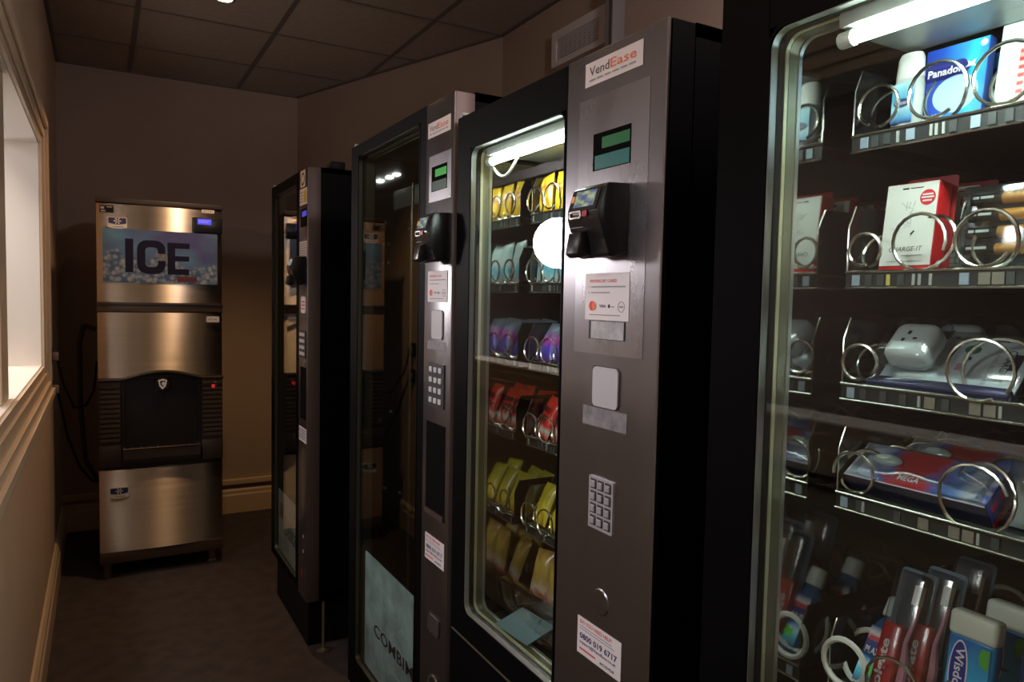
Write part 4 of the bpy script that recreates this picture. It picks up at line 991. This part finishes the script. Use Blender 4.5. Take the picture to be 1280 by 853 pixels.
# bottom toiletries shelf
def mouthwash():
    t = thing('mouthwash_bottle', '', 'bottle')
    bm = bmesh.new(); lathe(bm, [(.018, 0), (.021, .004), (.021, .078), (.019, .088), (.0125, .097), (.0125, .102)], n=28, sx=.62); obj('body', bm, mat('wash_blue', (.015, .09, .20), .15, coat=.7), t, True)
    bm = bmesh.new(); lathe(bm, [(.0135, .100), (.0145, .102), (.0140, .124), (.011, .127)], n=24, sx=.9); obj('cap', bm, mat('cap_grey', (.50, .52, .47), .45), t, True)
    lb = decal('label', -.0155, .0155, .008, .082, .0112, grad('plax_label', [(0, (.01, .10, .2)), (.2, (.1, .5, .7)), (.3, (.55, .75, .8)), (.45, (.03, .2, .6)), (.6, (.01, .03, .2)), (.74, (.02, .04, .22)), (.78, (.62, .05, .06)), (.88, (.6, .62, .66)), (1, (.02, .04, .2))], noise=.02), t, PF, .0025)
    text('PLAX', -.013, .046, .0140, .020, .009, white_s, lb, PF, bold=.03)
    bars('red_words', [(-.012, .012, .063, .069)], .0139, mat('label_red', (.55, .04, .06), .4), lb, PF)
    bm = bmesh.new(); prism(bm, [(-.004, .018), (.004, .021), (.010, .028), (.004, .034), (-.002, .030), (-.007, .033), (-.006, .025)], .0139, .0143, PF); obj('leaf', bm, mat('leaf_bright', (.10, .55, .05), .4), lb)
    return t
p = mouthwash()
repeat(p, [(.850, .560, .926, 31), (.935, .560, .926, 31)], ['small blue mouthwash bottle with grey cap on the lowest visible shelf', 'second blue mouthwash bottle, hidden behind the first'], 'blue mouthwash bottles')
def brush_pack():
    t = thing('toothbrush_pack', '', 'toothbrush')
    w, h = .048, .190
    bm = bmesh.new(); prism(bm, rrect(-w/2, w/2, 0, h, .006), -.010, -.009, PF); obj('card', bm, mat('brush_card', (.05, .10, .14), .4), t)
    bm = bmesh.new(); box(bm, -w/2+.002, .004, .002, .118, -.008, .008, PF, .004, 2); rp = obj('paste_tube', bm, mat('paste_red', (.52, .012, .02), .25, coat=.5), t, True)
    text('Colgate', -.004, .022, .0085, .075, .014, mat('print_white', (.75, .7, .66), .4), rp, PF, rot=math.pi/2, bold=.03)
    bm = bmesh.new(); pts = [PF(.011, .01, -.002), PF(.012, .07, .0), PF(.009, .10, .003), PF(.012, .13, .0), PF(.015, .172, 0)]; tube(bm, pts, [.005, .0055, .003, .0026, .0024], 8)
    tb = obj('toothbrush', bm, mat('brush_pink', (.60, .22, .30), .3), t, True)
    B('bristles', .008, .017, .148, .172, .001, .010, mat('bristle_white', (.6, .62, .6), .6), tb, PF)
    bm = bmesh.new(); box(bm, -w/2+.001, w/2-.001, .001, h-.004, -.009, .010, PF, .007, 3); obj('blister', bm, pvc, t, True)
    return t
p = brush_pack()
repeat(p, [(.856, .503, .914, 17), (.93, .507, .914, 17), (.838, .531, .908, 19)],
       ['clear blister pack with red tube and pink toothbrush on the lowest visible shelf', 'second red toothbrush pack, behind the front pair', 'darker red toothbrush pack between the mouthwash and the pink toothbrush'], 'red toothbrush packs')
def wipes():
    t = thing('wipes_pack', '', 'packet')
    bm = bmesh.new(); box(bm, -.026, .026, 0, .125, -.020, 0, PF, .006, 3); obj('body', bm, mat('wipes_blue', (.02, .22, .50), .3, coat=.3), t, True)
    f = decal('front_print', -.0225, .0225, .004, .121, .0004, grad('wipes_print', [(0, (.03, .45, .72)), (.55, (.03, .42, .72)), (1, (.01, .12, .42))], 'V', noise=.12), t, PF)
    bm = bmesh.new(); box(bm, -.027, .027, .122, .152, -.021, .002, PF, .006, 3); obj('cap', bm, mat('cap_cream', (.58, .60, .52), .45), t, True)
    bm = bmesh.new(); prism(bm, ell(-.010, .083, .0105, .036, 28), .0012, .0015, PF); prism(bm, [], 0, 0) if False else None; obj('oval_rim', bm, white_s, f)
    bm = bmesh.new(); prism(bm, ell(-.010, .083, .009, .034, 28), .0017, .0020, PF); ov = obj('oval_mark', bm, mat('oval_navy', (.02, .02, .25), .35), f)
    text('Wisdom', -.014, .110, .0024, .056, .010, white_s, f, PF, rot=-math.pi/2, bold=.02)
    bm = bmesh.new(); prism(bm, [(.013, .118), (.010, .108), (.013, .098), (.0215, .094), (.0215, .118)], .0012, .0015, PF); obj('green_leaf', bm, mat('leaf_mid', (.08, .35, .04), .4), f)
    return t
p = wipes()
repeat(p, [(.852, .446, .918, 8), (.920, .441, .918, 8)], ['bright blue tube with cream cap and oval logo on the lowest visible shelf', 'second blue tube with cream cap, half hidden behind the bright one'], 'blue tubes with cream caps')
def dark_tube():
    t = thing('floss_tube', 'dark navy tube with grey cap at the right edge of the lowest visible shelf', 'packet')
    bm = bmesh.new(); box(bm, -.026, .026, 0, .125, -.020, 0, PF, .006, 3); obj('body', bm, mat('tube_navy', (.02, .04, .10), .35), t, True)
    bm = bmesh.new(); box(bm, -.026, .026, .126, .168, -.020, 0, PF, .006, 3); obj('cap', bm, mat('cap_dim', (.24, .25, .21), .45), t, True)
    bm = bmesh.new(); prism(bm, [(-.022, .05), (-.012, .04), (.02, .09), (.02, .115)], .0006, .001, PF); obj('diagonal_band', bm, mat('band_deep', (.02, .02, .18), .4), t)
    return t
o = dark_tube(); place(o, .88, .380, .945, 8)
 
# snack bags
yel = grad('crisp_orange', [(0, (.85, .45, .01)), (.45, (.95, .55, .02)), (.6, (.45, .06, .01)), (.75, (.95, .60, .03)), (1, (.8, .45, .02))], 'V', .3, noise=.35)
tl = grad('crisp_teal', [(0, (.6, .66, .62)), (.3, (.08, .40, .55)), (.45, (.6, .66, .66)), (.8, (.45, .62, .62)), (1, (.66, .68, .64))], 'V', .3, noise=.2)
pur = grad('crisp_purple', [(0, (.10, .03, .30)), (.3, (.05, .06, .50)), (.5, (.5, .03, .35)), (.7, (.30, .35, .60)), (1, (.3, .42, .45))], 'V', .3, noise=.3)
rd_ = grad('crisp_red', [(0, (.75, .03, .02)), (.2, (.6, .55, .5)), (.3, (.7, .03, .02)), (1, (.8, .04, .02))], 'V', .3, noise=.1)
ye2 = grad('crisp_yellow', [(0, (.7, .5, .02)), (.4, (.75, .6, .03)), (.7, (.5, .45, .03)), (1, (.7, .6, .05))], 'V', .3, noise=.3)
gld = grad('crisp_gold', [(0, (.5, .03, .03)), (.18, (.6, .5, .4)), (.35, (.45, .28, .05)), (.7, (.6, .42, .08)), (1, (.35, .16, .04))], 'V', .3, noise=.25)
GR = [('orange crisp bag', yel, .052, .085, ()), ('white and teal crisp bag', tl, .052, .100, ()), ('purple and blue crisp bag', pur, .055, .095, ()),
      ('red crisp bag', rd_, .056, .095, (('BBQ', -.018, .055, .034, .014, ink_k), ('BEEF', -.018, .036, .034, .013, ink_k))),
      ('yellow crisp bag', ye2, .054, .095, ()), ('gold and red crisp bag', gld, .054, .105, ())]
ORD = ['top', 'second', 'third', 'fourth', 'fifth', 'bottom']
for i, (nm, m, w, h, words) in enumerate(GR):
    z = (BZ[i] if i < 5 else .745)+.003
    p = crisp_bag('crisp_bag', 'crisps', w*1.12, h, .013, m, words, seed=i+3)
    tilt = (6, 10, 24, 22, 26, 14)[i]
    sp, lb = [], []
    for c, y in enumerate((1.372, 1.303, 1.235)):
        for k in range(2):
            sp.append((.858+.055*k, y, z, tilt+((0, 5, -4)[(c+2*i+k) % 3] if i else 0), (-8, 7, 3, -5)[(i+c+k) % 4], (-5, 4, 0, 7, -3)[(c*2+i+3*k) % 5]))
            lb.append('%s, %s of the %s row from mirror, %s shelf' % (nm, ('front', 'back')[k], ('first', 'second', 'third')[c], ORD[i]))
    repeat(p, sp, lb, '%ss' % nm)
